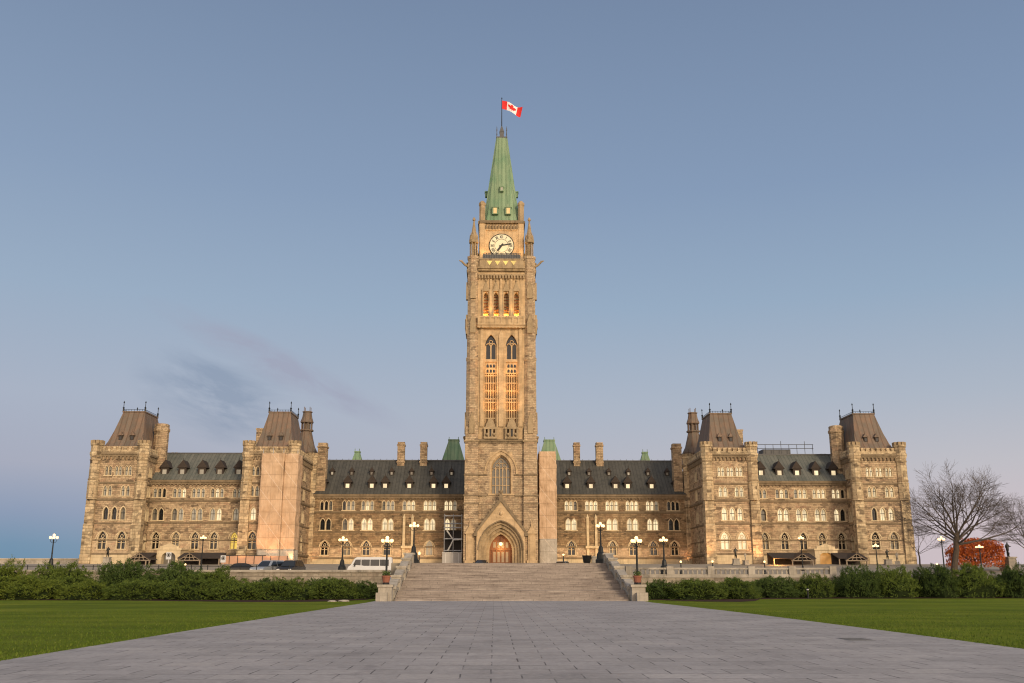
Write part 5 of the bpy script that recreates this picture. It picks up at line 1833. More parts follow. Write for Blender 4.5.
# uplights at the feet of the inner pavilions
for i, (x, y_, z_, e_) in enumerate(((33.0, 157.6, 4.4, 800), (41.6, 157.6, 4.4, 800), (33.2, 174.6, 4.4, 160), (-33.2, 157.4, 4.4, 350), (-33.0, 174.6, 4.4, 160), (-36.5, 155.2, 4.3, 700), (-41.0, 155.2, 4.3, 700))):
    L = bpy.data.lights.new('floodlight_lamp', 'SPOT')
    L.energy = e_
    L.color = (1.0, .47, .20)
    L.spot_size = R(100)
    L.spot_blend = 1.0
    L.shadow_soft_size = .2
    lo = bpy.data.objects.new('floodlight_lamp', L)
    lo.location = (x, y_, gz(y_) + .5)
    lo.rotation_euler = Vector((0, -.5, -1)).to_track_quat('Z', 'Y').to_euler()
    COL.objects.link(lo)
    lo.parent = PR

# ------------------------------------------------------------------ street lamps
def make_lamp(label, loc, h, base, group, cross=True, rz=0.0, r=0.135):
    """cast-iron lamp: stepped base, shaft, cross arms, globes; h is the height of the top globe"""
    t = thing('street_lamp', label, 'street lamp', loc, rz, group)
    mb = MB()
    if base == 'broad':
        mb.lathe(0, 0, [(.52, 0), (.52, .35), (.42, .42), (.38, .9), (.26, 1.05), (.20, 1.5), (.12, 1.62)], 8)
    else:
        mb.lathe(0, 0, [(.26, 0), (.26, .15), (.17, .22), (.15, .55), (.10, .65)], 8)
    mb.build('base', 'iron', t)
    z0 = 1.6 if base == 'broad' else .62
    mb = MB()
    mb.lathe(0, 0, [(.095, z0), (.075, z0 + .4), (.085, z0 + .42), (.06, h - .55), (.1, h - .5), (.05, h - .42), (.05, h - .18), (.09, h - .15)], 8)
    mb.build('post', 'iron', t)
    globes = [(0, 0, h)]
    if cross:
        mb = MB()
        for k in range(4):
            a = k * PI / 2
            dx, dy = math.cos(a), math.sin(a)
            mb.tube([(0, 0, h - .62), (dx * .2, dy * .2, h - .66), (dx * .32, dy * .32, h - .52), (dx * .34, dy * .34, h - .36)], .03, 5)
            globes.append((dx * .34, dy * .34, h - .22))
        mb.build('arm', 'iron', t)
    for g in globes:
        mb = MB()
        mb.sphere(g, r, 10, 8)
        mb.build('globe', 'lamp', t, smooth=True)
    return t


LG = 'lit cast-iron street lamps'
lampA = make_lamp('five-globe lamp in the terracotta planter left of the stairs, before the white minibus', (-9.12, 74.55, 1.2), 3.43, 'slim', LG)
dup(lampA, (9.74, 74.55, 1.2), .3, 'five-globe lamp rising from the terracotta planter right of the stairs')
lampB = make_lamp('five-globe lamp at the top left of the stairs beside the parapet', (-8.6, 92.6, 3.0), 3.7, 'broad', LG)
dup(lampB, (8.97, 92.6, 3.0), .4, 'five-globe lamp at the top right of the stairs beside the parapet')
lampC = make_lamp('broad-based lamp on the terrace between the parked cars and the white minibus', (-16.3, 99.6, gz(99.6)), 3.75, 'broad', LG)
dup(lampC, (16.1, 99.6, gz(99.6)), .2, 'broad-based lamp behind the pale balustrade, right of the stairs')
dup(lampC, (-49.9, 110, gz(110)), .5, 'broad-based lamp standing alone against the sky at the far left', None, (1, 1, 1.18))
lampD = make_lamp('slim tall lamp before the left end wing, beside the brown-roofed canopy', (-42.25, 140, gz(140)), 4.75, 'slim', LG)
dup(lampD, (42.75, 140, gz(140)), .2, 'slim tall lamp before the right end wing, in front of the glowing canopy')
dup(lampD, (49.55, 130, gz(130)), .7, 'slim lamp in front of the right end pavilion, beside the white monuments', None, (1, 1, .84))
dup(lampD, (53.85, 120, gz(120)), .1, 'slim lamp right of the building, in front of the big bare tree trunk', None, (1, 1, .98))
dup(lampD, (58.45, 120, gz(120)), .9, 'slim lamp in front of the orange-red tree', None, (1, 1, .775))
lampE = make_lamp('low single-globe lamp at the foot of the left inner pavilion, behind the parked cars', (-25.3, 120, gz(120)), 1.78, 'slim', LG, False)
dup(lampE, (25.5, 120, gz(120)), 0, 'low single-globe lamp at the left corner of the right inner pavilion')
dup(lampE, (22.0, 122, gz(122)), 0, 'low single-globe lamp where the right centre wing meets the inner pavilion')
dup(lampE, (32.4, 122, gz(122)), 0, 'low single-globe lamp beside the first brown canopy on the right')
dup(lampE, (-10.0, 118, gz(118)), 0, 'low single-globe lamp behind the top of the left stair parapet', None, (1, 1, 1.5))
dup(lampE, (7.2, 118, 3.0), 0, 'low single-globe lamp at the stair top, left of the dark planter', None, (1, 1, .8))
dup(lampE, (-38.6, 121, gz(121)), 0, 'low single-globe lamp near the round sign at the left terrace', None, (1, 1, .8))
dup(lampE, (53.9, 122, gz(122)), 0, 'low single-globe lamp left of the big bare tree trunk', None, (1, 1, .85))

# ------------------------------------------------------------------ planters on the stair piers
pl = thing('planter', 'terracotta planter on the stone pier left of the stairs', 'planter', (-9.12, 74.55, 1.2), 0, 'terracotta planters at the stairs')
mb = MB()
mb.lathe(0, 0, [(.30, 0.003), (.42, .55), (.47, .58), (.47, .68), (.36, .68), (.34, .6)], 12)
mb.build('pot', 'terracotta', pl)
mb = MB()
for i in range(160):
    a, rr, hh = rng.random() * 2 * PI, .4 * rng.random() ** .5, .62 + .38 * rng.random()
    c = Vector((math.cos(a) * rr, math.sin(a) * rr, hh))
    u, w = Vector((rng.gauss(0, 1), rng.gauss(0, 1), rng.gauss(0, 1))).normalized() * .09, Vector((rng.gauss(0, 1), rng.gauss(0, 1), rng.gauss(0, 1))).normalized() * .06
    mb.add([c - u, c + w, c + u, c - w], [(0, 1, 2, 3)])
mb.build('foliage', 'leaf_b', pl)
pl.scale = (.74, .74, .95)
dup(pl, (9.74, 74.55, 1.2), 1.0, 'terracotta planter on the stone pier right of the stairs')
t = thing('planter', 'large dark round planter at the top of the stairs on the right', 'planter', (7.9, 95.4, 3.0))
mb = MB()
mb.lathe(0, 0, [(.28, 0), (.36, .2), (.44, .7), (.47, .74), (.47, .82), (.38, .82)], 14)
mb.build('pot', 'black', t)
mb = MB()
mb.lathe(0, 0, [(.4, .74), (.2, .80)], 12)
mb.build('soil', 'soil', t)
t = thing('stone_block', 'pale square stone block beside the dark planter at the stair top', 'stone block', (8.62, 95.4, 3.0))
mb = MB()
mb.box(-.26, .26, -.25, .25, 0, .6)
mb.frust((-.3, .3, -.29, .29), .6, (-.2, .2, -.2, .2), .74)
mb.build('block', 'pale_stone', t)

# ------------------------------------------------------------------ vehicles
def wheels(t, xs, y0, y1, r):
    for x in xs:
        for yy in (y0, y1):
            w = MB()
            n = 16
            a = [2 * PI * i / n for i in range(n)]
            w.prism([(x + r * math.cos(q), r + r * math.sin(q)) for q in a], yy - .11, yy + .11)
            wo_ = w.build('wheel', 'tyre', t)
            w = MB()
            w.prism([(x + r * .62 * math.cos(q), r + r * .62 * math.sin(q)) for q in a], yy - .125, yy + .125)
            w.build('rim', 'steel', wo_)


def make_car(label, loc, rz, paint, kind='sedan', group='cars parked on the terrace'):
    """car with its nose along -x"""
    t = thing('parked_car', label, 'car', loc, rz, group)
    L_, Wd = (4.6, 1.8)
    hh = 1.46 if kind == 'sedan' else 1.72
    up = .22
    hw = Wd / 2
    if kind == 'sedan':
        body = [(-2.3, .35), (-2.28, .68), (-2.1, .78), (-1.1, .92), (1.55, .96), (2.2, .92), (2.3, .7), (2.28, .35)]
        cab = [(-1.15, .92), (-.35, hh - .06), (.0, hh), (.75, hh), (1.15, hh - .1), (1.85, .95)]
    else:
        body = [(-2.3, .38), (-2.28, .8), (-2.1, .92), (-1.2, 1.02), (2.15, 1.05), (2.28, .95), (2.3, .4)]
        cab = [(-1.25, 1.02), (-.55, hh - .08), (-.1, hh), (1.6, hh), (1.95, hh - .12), (2.2, 1.04)]
    mb = MB()
    mb.prism(body, -hw, hw)
    n = len(cab)
    lo_, hi_ = hw - .06, hw - .26
    ys = [lo_ if z < 1.1 else hi_ for x, z in cab]
    v = [(x, -yy, z) for (x, z), yy in zip(cab, ys)] + [(x, yy, z) for (x, z), yy in zip(cab, ys)]
    f = [(i, i + n, (i + 1) % n + n, (i + 1) % n) for i in range(n)]
    mb.add(v, f + [tuple(range(n)), tuple(range(2 * n - 1, n - 1, -1))])
    mb.build('body', paint, t)

    def cabq(i, j, a, b, ins, name):
        (x0, z0), (x1, z1) = cab[i], cab[j]
        p0, p1 = Vector((x0, 0, z0)), Vector((x1, 0, z1))
        d_ = p1 - p0
        nrm = Vector((-d_.z, 0, d_.x)).normalized() * (.012 if name == 'windscreen' else .012)
        if nrm.x * (1 if x0 > 0 else -1) < 0:
            nrm = -nrm
        q0, q1 = p0 + d_ * a, p0 + d_ * b
        y0_, y1_ = ys[i] + (ys[j] - ys[i]) * a - ins, ys[i] + (ys[j] - ys[i]) * b - ins
        mm = MB()
        mm.quad((q0.x + nrm.x, -y0_, q0.z + nrm.z), (q0.x + nrm.x, y0_, q0.z + nrm.z), (q1.x + nrm.x, y1_, q1.z + nrm.z), (q1.x + nrm.x, -y1_, q1.z + nrm.z))
        mm.build(name, 'car_glass', t)
    cabq(0, 1, .08, .95, .08, 'windscreen')
    cabq(n - 1, n - 2, .1, .95, .08, 'rear_window')
    for s in (-1, 1):
        zt = hh - .12
        zb = 1.0 if kind == 'sedan' else 1.1
        def side(x, z):
            k_ = min(1, max(0, (z - cab[0][1]) / (hh - cab[0][1])))
            return (x, s * (lo_ + (hi_ - lo_) * k_ + .012), z)
        for xa, xb, xc, xd in ((-.85, .28, .28, -.28), (.36, 1.5, 1.05 if kind == 'sedan' else 1.6, .36)):
            mm = MB()
            mm.quad(side(xa, zb), side(xb, zb), side(xc, zt), side(xd, zt))
            mm.build('side_window', 'car_glass', t)
        mm = MB()
        mm.box(-2.31, -2.2, min(s * .5, s * .82), max(s * .5, s * .82), .62, .76)
        mm.build('headlight', 'headlight', t)
        mm = MB()
        mm.box(2.2, 2.315, min(s * .52, s * .84), max(s * .52, s * .84), .66, .84)
        mm.build('tail_light', 'taillight', t)
        mm = MB()
        mm.box(-.95, -.8, min(s * .88, s * 1.05), max(s * .88, s * 1.05), .98, 1.1)
        mm.build('mirror', paint, t)
    mm = MB()
    mm.box(-2.32, -2.25, -.42, .42, .42, .6)
    mm.build('grille', 'black', t)
    wheels(t, (-1.45, 1.4), -hw + .1, hw - .1, .32)
    return t


make_car('silver car facing the stairs, left one of the pair before the plywood hoarding', (-25.9, 110, gz(110)), R(66), 'silver', 'suv')
make_car('black car facing the stairs, right one of the pair near the low lamp', (-23.5, 110, gz(110)), R(82), 'darkpaint', 'suv')
make_car('black car partly hidden by the railing, left of the silver car', (-30.2, 113, gz(113)), R(20), 'darkpaint', 'sedan')
make_car('black car showing just above the stair top, left of the arched tower entrance', (-2.9, 141, gz(141)), R(84), 'darkpaint', 'sedan')
make_car('grey blue car showing above the stair top right of the tower', (8.3, 137, gz(137)), R(70), 'bluepaint', 'sedan')

van = thing('minibus', 'white minibus with a raised roof and dark side windows parked left of the stairs', 'minibus', (-16.9, 127, gz(127)), R(2))
prof = [(-2.75, .4), (-2.8, .85), (-2.7, 1.2), (-2.4, 1.42), (-1.95, 2.2), (-1.65, 2.4), (2.6, 2.42), (2.75, 2.3), (2.8, .5), (2.75, .38)]
mb = MB()
n = len(prof)
ys = [.98 if z < 1.5 else .90 for x, z in prof]
mb.add([(x, -q, z) for (x, z), q in zip(prof, ys)] + [(x, q, z) for (x, z), q in zip(prof, ys)],
       [tuple(range(n)), tuple(range(2 * n - 1, n - 1, -1))] + [(i, i + n, (i + 1) % n + n, (i + 1) % n) for i in range(n)])
mb.build('body', 'white_paint', van)
for s in (-1, 1):
    def vs(x, z):
        k_ = min(1, max(0, (z - .9) / 1.5))
        return (x, s * (.985 - .12 * max(0, min(1, (z - 1.28) / .01)) if z > 1.28 else .99), z)
    for xa, xb in ((-1.05, .0), (.08, 1.2), (1.28, 2.4)):
        mb = MB()
        mb.box(xa, xb, min(s * .80, s * .97), max(s * .80, s * .97), 1.32, 2.1)
        mb.build('side_window', 'car_glass', van)
    mb = MB()
    mb.prism([(-2.1, 1.45), (-1.15, 1.38), (-1.15, 2.1), (-1.78, 2.1)], s * .95 - .03, s * .95 + .03)
    mb.build('door_window', 'car_glass', van)
    mb = MB()
    mb.box(-2.81, -2.65, min(s * .6, s * .9), max(s * .6, s * .9), .82, 1.05)
    mb.build('headlight', 'headlight', van)
    mb = MB()
    mb.box(-1.95, -1.8, min(s * .95, s * 1.2), max(s * .95, s * 1.2), 1.25, 1.6)
    mb.build('mirror', 'black', van)
mb = MB()
mb.quad((-2.40, -.84, 1.46), (-2.40, .84, 1.46), (-2.0, .80, 2.16), (-2.0, -.80, 2.16))
mb.build('windscreen', 'car_glass', van)
mb = MB()
mb.box(-2.6, 2.75, -.99, .99, .62, .70)
mb.build('trim_strip', 'black', van)
wheels(van, (-1.85, 1.75), -.88, .88, .36)

# ------------------------------------------------------------------ scaffolds, sheeting and hoardings
def sheet_box(mb, x0, x1, y0, y1, z0, z1, seed, nx=22, nz=60, amp=.17):
    """sheeting stretched round a scaffold: billowing front and flanks, closed top"""
    def bil(u, z):
        return amp * (noise.noise(Vector((u * .8 + seed, z * .45, seed))) + .5 * noise.noise(Vector((u * 2.1, z * 1.3, seed + 3))))
    path = []
    for i in range(nx + 1):
        path.append((x0, y1 + (y0 - y1) * i / nx, -1, 0))
    for i in range(1, nx + 1):
        path.append((x0 + (x1 - x0) * i / nx, y0, 0, -1))
    for i in range(1, nx + 1):
        path.append((x1, y0 + (y1 - y0) * i / nx, 1, 0))
    n = len(path)
    v = []
    for j in range(nz + 1):
        z = z0 + (z1 - z0) * j / nz
        for x, y_, nx_, ny_ in path:
            q = bil(x + y_, z)
            v.append((x + nx_ * q, y_ + ny_ * q, z))
    f = []
    for j in range(nz):
        for i in range(n - 1):
            f.append((j * n + i, j * n + i + 1, (j + 1) * n + i + 1, (j + 1) * n + i))
    f.append(tuple(nz * n + i for i in range(n)))
    mb.add(v, f)


def scaffold_wrap(label, parts, poles):
    t = thing('scaffold', label, 'scaffold')
    for name, m_, args in parts:
        mb = MB()
        for a_ in args:
            sheet_box(mb, *a_)
        mb.build(name, m_, t, smooth=True)
    for x, y_, z0, z1 in poles:
        mb = MB()
        mb.tube([(x, y_, z0), (x, y_, z1)], .05, 6)
        mb.build('pole', 'steel', t)
    return t


scaffold_wrap('scaffold wrapped in salmon sheeting over the front of the left inner pavilion',
              [('sheeting', 'tarp', [(-38.95, -35.35, 157.7, 159.85, 6.2, 21.5, 3.0), (-35.33, -33.1, 158.1, 161.6, 6.2, 21.5, 8.0)]),
               ('lower_sheeting', 'tarp_grey', [(-38.9, -35.35, 157.75, 159.85, 4.2, 6.2, 5.0, 10, 6), (-35.33, -33.12, 158.15, 161.6, 4.2, 6.2, 6.0, 10, 6)])],
              [(-38.8, 158, 4.1, 22.3), (-37.2, 157.95, 21, 22.4), (-35.5, 158, 21, 22.3), (-33.3, 158.4, 21, 22.2)])
scaffold_wrap('tall narrow scaffold wrapped in salmon sheeting against the right side of the clock tower',
              [('sheeting', 'tarp', [(6.55, 9.5, 166.2, 171.0, 8.2, 23.0, 11.0)]), ('lower_sheeting', 'tarp_grey', [(6.55, 9.5, 166.15, 171.0, 3.9, 8.2, 12.0, 10, 10)])],
              [(6.6, 166.3, 22.5, 23.9), (9.4, 166.3, 22.5, 23.7)])

sc = thing('scaffold', 'open scaffold with a pale forked brace left of the clock tower', 'scaffold', (0, 0, 0))
for x in (-9.75, -8.2, -6.75):
    for yy in (170.2, 172.2):
        mb = MB()
        mb.tube([(x, yy, 4.1), (x, yy, 12.6)], .06, 6)
        mb.build('pole', 'steel', sc)
mb = MB()
for z_ in (6.3, 8.3, 10.2, 10.9, 12.2):
    mb.tube([(-9.9, 170.15, z_), (-6.6, 170.15, z_)], .05, 5)
    mb.box(-9.8, -6.7, 170.2, 172.2, z_ + .08, z_ + .14)
mb.build('deck', 'steel', sc)
mb = MB()
mb.box(-9.75, -6.75, 172.3, 172.36, 6.2, 9.9)
mb.build('netting', 'dark_net', sc)
mb = MB()
mb.tube([(-9.3, 170.0, 9.75), (-8.15, 170.0, 8.15), (-6.65, 170.0, 8.25)], .13, 6)
mb.tube([(-9.1, 170.0, 6.3), (-8.15, 170.0, 8.15)], .13, 6)
mb.build('brace', 'pale_steel', sc)
hb = thing('hoarding', 'pale boxed hoarding at the foot of the open scaffold left of the tower', 'hoarding', (-8.25, 169.2, gz(160)))
mb = MB()
mb.box(-1.7, 1.62, -.6, 3.2, 0, 2.0)
mb.build('panel', 'grey_board', hb)
mb = MB()
mb.box(-1.75, 1.67, -.65, 3.25, 2.0, 2.1)
for x in (-1.1, 0, 1.1):
    mb.box(x - .05, x + .05, -.64, -.602, 0, 2.0)
mb.build('frame', 'pale_steel', hb)
hb = thing('hoarding', 'long pinkish plywood hoarding glowing orange below the left inner pavilion', 'hoarding', (-39.0, 157.0, gz(157)))
mb = MB()
mb.box(-5.3, 5.3, -.05, .1, 0, 1.25)
mb.build('panel', 'pink_board', hb)
mb = MB()
mb.box(-5.35, 1.8, -.12, .14, 1.25, 1.36)
for i in range(9):
    x = -5.2 + i * 1.3
    mb.box(x - .05, x + .05, -.1, -.052, 0, 1.25)
mb.build('frame', 'dark_net', hb)

# ------------------------------------------------------------------ timber canopies at the foot of the end wings
def canopy(label, cx, y0, L_, gx, glow=False):
    """low shingled roof along the wall with a timber-framed gable over the way in"""
    t = thing('canopy', label, 'canopy', (cx, y0, gz(y0)), 0, 'timber-gabled entrance canopies')
    h = L_ / 2
    mb = MB()
    mb.add([(-h, -.3, 1.05), (h, -.3, 1.05), (h, 3.2, 1.95), (-h, 3.2, 1.95), (-h, -.3, .95), (h, -.3, .95), (h, 3.2, 1.80), (-h, 3.2, 1.80)],
           [(0, 1, 2, 3), (7, 6, 5, 4), (0, 4, 5, 1), (0, 3, 7, 4), (1, 5, 6, 2)])
    w = 1.75
    mb.add([(gx - w, -1.1, .75), (gx + w, -1.1, .75), (gx, -1.1, 1.85), (gx - w, 2.6, .75), (gx + w, 2.6, .75), (gx, 2.6, 1.85),
            (gx - w, -1.1, .66), (gx + w, -1.1, .66), (gx, -1.1, 1.74)],
           [(0, 2, 5, 3), (2, 1, 4, 5), (0, 6, 8, 2), (2, 8, 7, 1)])
    mb.build('roof', 'shingle', t)
    mb = MB()
    for s in (-1, 1):
        mb.tube([(gx + s * w, -1.02, .66), (gx, -1.02, 1.72)], .09, 5)
        mb.tube([(gx + s * w * .45, -1.0, .66), (gx + s * w * .25, -1.0, 1.3)], .06, 5)
    mb.tube([(gx - w, -1.02, .66), (gx + w, -1.02, .66)], .09, 5)
    mb.tube([(gx - w * .55, -1.0, 1.12), (gx + w * .55, -1.0, 1.12)], .06, 5)
    mb.tube([(gx, -1.0, .66), (gx, -1.0, 1.7)], .06, 5)
    mb.build('gable_truss', 'timber', t)
    for x in (-h + .15, gx - w + .15, gx + w - .15, h - .15):
        mb = MB()
        yy = -.95 if abs(x - gx) < w else -.15
        mb.box(x - .08, x + .08, yy - .08, yy + .08, -.3, 1.0 if yy > -.5 else .66)
        mb.build('post', 'timber', t)
    mb = MB()
    mb.box(-h, h, 3.0, 3.1, 0.0, 1.75)
    mb.build('back_panel', 'shingle', t)
    if glow:
        L = bpy.data.lights.new('canopy_lamp', 'POINT')
        L.energy = 300
        L.color = (1.0, .45, .12)
        L.shadow_soft_size = .15
        lo = bpy.data.objects.new('canopy_lamp', L)
        lo.location = (-h + .4, -.9, .75)
        COL.objects.link(lo)
        lo.parent = t
    return t


canopy('brown-shingled timber canopy left of the lit right porch, glowing orange at its left end', 46.0, 154.4, 6.8, 1.0, True)
canopy('brown-shingled timber canopy right of the lit right porch', 55.2, 154.4, 4.6, .3)
canopy('brown-shingled timber canopy right of the left porch, beside the plywood hoarding', -46.9, 154.4, 6.6, -1.2)
canopy('short brown timber canopy left of the left porch', -55.9, 154.4, 2.6, .1)

# ------------------------------------------------------------------ statues and monuments
def figure_mesh(name, seed, seated=False):
    """one continuous standing figure in a long coat"""
    bm = bmesh.new()
    J = {'pelvis': (0, 0, 1.0), 'waist': (0, .02, 1.2), 'chest': (0, .02, 1.45), 'neck': (0, 0, 1.62), 'head': (0, -.02, 1.74), 'crown': (0, 0, 1.86),
         'sl': (-.2, .02, 1.52), 'el': (-.3, .04, 1.22), 'hl': (-.24, -.16, 1.04), 'sr': (.2, .02, 1.52), 'er': (.34, -.02, 1.28), 'hr': (.3, -.3, 1.36),
         'kl': (-.12, -.03, .52), 'fl': (-.13, 0, .07), 'tl': (-.14, -.18, .04), 'kr': (.12, .02, .52), 'fr': (.14, .06, .07), 'tr': (.16, -.1, .04)}
    E_ = [('pelvis', 'waist'), ('waist', 'chest'), ('chest', 'neck'), ('neck', 'head'), ('head', 'crown'), ('chest', 'sl'), ('sl', 'el'), ('el', 'hl'), ('chest', 'sr'), ('sr', 'er'), ('er', 'hr'),
          ('pelvis', 'kl'), ('kl', 'fl'), ('fl', 'tl'), ('pelvis', 'kr'), ('kr', 'fr'), ('fr', 'tr')]
    rad = {'pelvis': .19, 'waist': .17, 'chest': .19, 'neck': .065, 'head': .105, 'crown': .07, 'sl': .085, 'sr': .085, 'el': .065, 'er': .065, 'hl': .045, 'hr': .045,
           'kl': .12, 'kr': .12, 'fl': .07, 'fr': .07, 'tl': .05, 'tr': .05}
    names = list(J)
    vs = {k: bm.verts.new(J[k]) for k in names}
    for a, b in E_:
        bm.edges.new((vs[a], vs[b]))
    me = bpy.data.meshes.new(name)
    bm.to_mesh(me)
    bm.free()
    o = bpy.data.objects.new(name, me)
    COL.objects.link(o)
    sk = o.modifiers.new('skin', 'SKIN')
    for i, k in enumerate(names):
        o.data.skin_vertices[0].data[i].radius = (rad[k], rad[k])
    o.data.skin_vertices[0].data[0].use_root = True
    sb = o.modifiers.new('sub', 'SUBSURF')
    sb.levels = sb.render_levels = 2
    bpy.context.view_layer.update()
    dg = bpy.context.evaluated_depsgraph_get()
    ev = o.evaluated_get(dg)
    m2 = bpy.data.meshes.new_from_object(ev)
    bpy.data.objects.remove(o)
    return m2


FIG = figure_mesh('bronze_figure', 1)


def monument(label, loc, mat_fig, scale, ped, rz=0.0):
    t = thing('monument', label, 'statue', loc, rz)
    w, h = ped
    mb = MB()
    mb.box(-w * 1.25, w * 1.25, -w * 1.25, w * 1.25, 0, h * .22)
    mb.frust((-w, w, -w, w), h * .22, (-w * .88, w * .88, -w * .88, w * .88), h * .9)
    mb.box(-w * 1.05, w * 1.05, -w * 1.05, w * 1.05, h * .9, h)
    mb.build('pedestal', 'pale_stone', t)
    o = bpy.data.objects.new('figure', FIG.copy())
    o.data.materials.clear()
    o.data.materials.append(M[mat_fig])
    for p in o.data.polygons:
        p.use_smooth = True
    COL.objects.link(o)
    o.parent = t
    o.location = (0, 0, h - .01)
    o.scale = (scale, scale, scale)
    return t


monument('dark bronze statue on a pale pedestal before the right inner pavilion', (36.7, 154, gz(154)), 'bronze', .92, (.5, 1.0))
monument('pale stone statue on a pedestal, right of the dark statue at the right inner pavilion', (38.2, 154, gz(154)), 'pale_stone', .62, (.38, .75), .4)
monument('dark bronze statue on a pedestal before the right end pavilion', (60.6, 154, gz(154)), 'bronze', .85, (.5, .9))
monument('pale stone monument figure right of the dark statue at the right end pavilion', (62.1, 154, gz(154)), 'pale_stone', .75, (.42, .6), -.4)
monument('dark bronze statue on a pedestal before the left end pavilion', (-60.9, 154, gz(154)), 'bronze', .85, (.5, 1.2))
monument('large dark statue on a tall pale pedestal right of the orange-red tree', (72.4, 140, gz(140)), 'bronze', 1.1, (.75, 1.95), .3)

# ------------------------------------------------------------------ traffic signs
def road_sign(label, loc, h, rz=0.0):
    t = thing('road_sign', label, 'sign', loc, rz, 'small white signs on posts')
    mb = MB()
    mb.tube([(0, 0, 0), (0, 0, h + .3)], .035, 6)
    mb.build('post', 'pale_steel', t)
    mb = MB()
    mb.box(-.3, .3, -.07, -.045, h - .4, h + .4)
    mb.build('plate', 'white_paint', t)
    mb = MB()
    a = [2 * PI * i / 20 for i in range(20)]
    mb.tube([(.2 * math.cos(q), -.08, h + .1 + .2 * math.sin(q)) for q in a + [0]], .03, 5)
    mb.box(-.10, .10, -.085, -.072, h - .02, h + .2)
    mb.build('emblem', 'black', t)
    return t


road_sign('small white sign with a black ring emblem on a post before the left porch', (-38.7, 115, gz(115)), 2.3)
road_sign('small white sign with a black ring emblem on a post beside the plywood hoarding', (-32.4, 115, gz(115)), 1.95)

t = thing('lawn_bollard', 'short dark bollard light standing in the right lawn edge before the junipers', 'bollard', (25.4, 83.6, 0))
mb = MB()
mb.lathe(0, 0, [(.11, 0), (.11, .05), (.06, .07), (.06, .62), (.1, .66), (.1, .8), (.03, .86)], 8)
mb.build('post', 'iron', t)
mb = MB()
mb.lathe(0, 0, [(.105, .69), (.105, .76)], 8)
mb.build('lens', 'headlight', t)

t = thing('stone_wall', 'pale distant parapet wall at the far left beyond the lone lamp', 'wall', (-104, 200, gz(200)))
mb = MB()
mb.box(-40, 21, 0, .6, 0, 1.5)
mb.build('wall', 'pale_stone', t)
mb = MB()
mb.box(-40.2, 21.2, -.1, .7, 1.5, 1.7)
mb.build('coping', 'trim', t)


# ------------------------------------------------------------------ junipers
def bush_meshes(seed, n, leafsize):
    """unit juniper: spreading sprays (leaf faces) over an inner dark mound; half-width 1, height about 1"""
    r = random.Random(seed)
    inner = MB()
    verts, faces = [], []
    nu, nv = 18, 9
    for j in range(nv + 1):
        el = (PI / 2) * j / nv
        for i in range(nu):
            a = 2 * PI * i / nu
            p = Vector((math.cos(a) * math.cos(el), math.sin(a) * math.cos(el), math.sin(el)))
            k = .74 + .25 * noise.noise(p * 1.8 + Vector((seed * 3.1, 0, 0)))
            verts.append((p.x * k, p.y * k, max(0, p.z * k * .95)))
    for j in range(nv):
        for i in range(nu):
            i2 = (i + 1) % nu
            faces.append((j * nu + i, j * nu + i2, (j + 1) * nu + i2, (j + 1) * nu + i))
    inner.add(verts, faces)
    fol = MB()
    # sprays: a twig axis with leaf faces along it, arching outwards
    ns = n
    for s in range(ns):
        a = r.random() * 2 * PI
        el = math.asin(min(1, r.random() ** .8)) * .97
        p = Vector((math.cos(a) * math.cos(el), math.sin(a) * math.cos(el), math.sin(el)))
        k = .76 + .34 * noise.noise(p * 1.9 + Vector((seed * 3.1, 0, 0))) + .34 * noise.noise(p * 5.0 + Vector((0, seed, 0)))
        base = Vector((p.x * k, p.y * k, max(.03, p.z * k)))
        if base.z < .22 and r.random() < .55:
            continue
        out = (p + Vector((r.gauss(0, .35), r.gauss(0, .35), .25 + r.gauss(0, .25)))).normalized()
        ln = leafsize * (1.2 + 1.6 * r.random() + (2.0 if r.random() < .03 else 0))
        side = out.cross(Vector((r.gauss(0, 1), r.gauss(0, 1), r.gauss(0, 1)))).normalized()
        for q in range(5):
            t = q / 5
            c = base + out * ln * t
            d_ = (out * .8 + side * (.75 if q % 2 else -.75) + Vector((0, 0, r.gauss(0, .25)))).normalized()
            L_ = leafsize * (.95 - .5 * t)
            w = d_.cross(out + Vector((r.gauss(0, .5), r.gauss(0, .5), r.gauss(0, .5)))).normalized() * leafsize * .24
            fol.add([c - w * .4, c + d_ * L_ * .5 - w, c + d_ * L_, c + d_ * L_ * .5 + w], [(0, 1, 2, 3)])
    return inner, fol


BUSH = []
for sd in range(4):
    inner, fol = bush_meshes(sd + 1, 3400, .058)
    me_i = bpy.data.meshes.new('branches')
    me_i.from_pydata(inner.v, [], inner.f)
    me_i.materials.append(M['under'])  # solid dark mound, blocks light and stands in for the inner shade
    fm = {}
    for km in ('leaf_a', 'leaf_b', 'leaf_c'):
        me_f = bpy.data.meshes.new('foliage')
        me_f.from_pydata(fol.v, [], fol.f)
        me_f.materials.append(M[km])
        fm[km] = me_f
    BUSH.append((me_i, fm))


def bush(label, x, y_, rx, ry, h, leaf, seed, z=0.0):
    t = thing('juniper_bush', label, 'shrub', (x, y_, z), seed * 1.3, 'junipers along the terrace wall')
    t.scale = (rx, ry, h)
    mi_, fm = BUSH[seed % 4]
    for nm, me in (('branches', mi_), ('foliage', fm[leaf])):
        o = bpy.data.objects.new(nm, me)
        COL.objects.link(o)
        o.parent = t


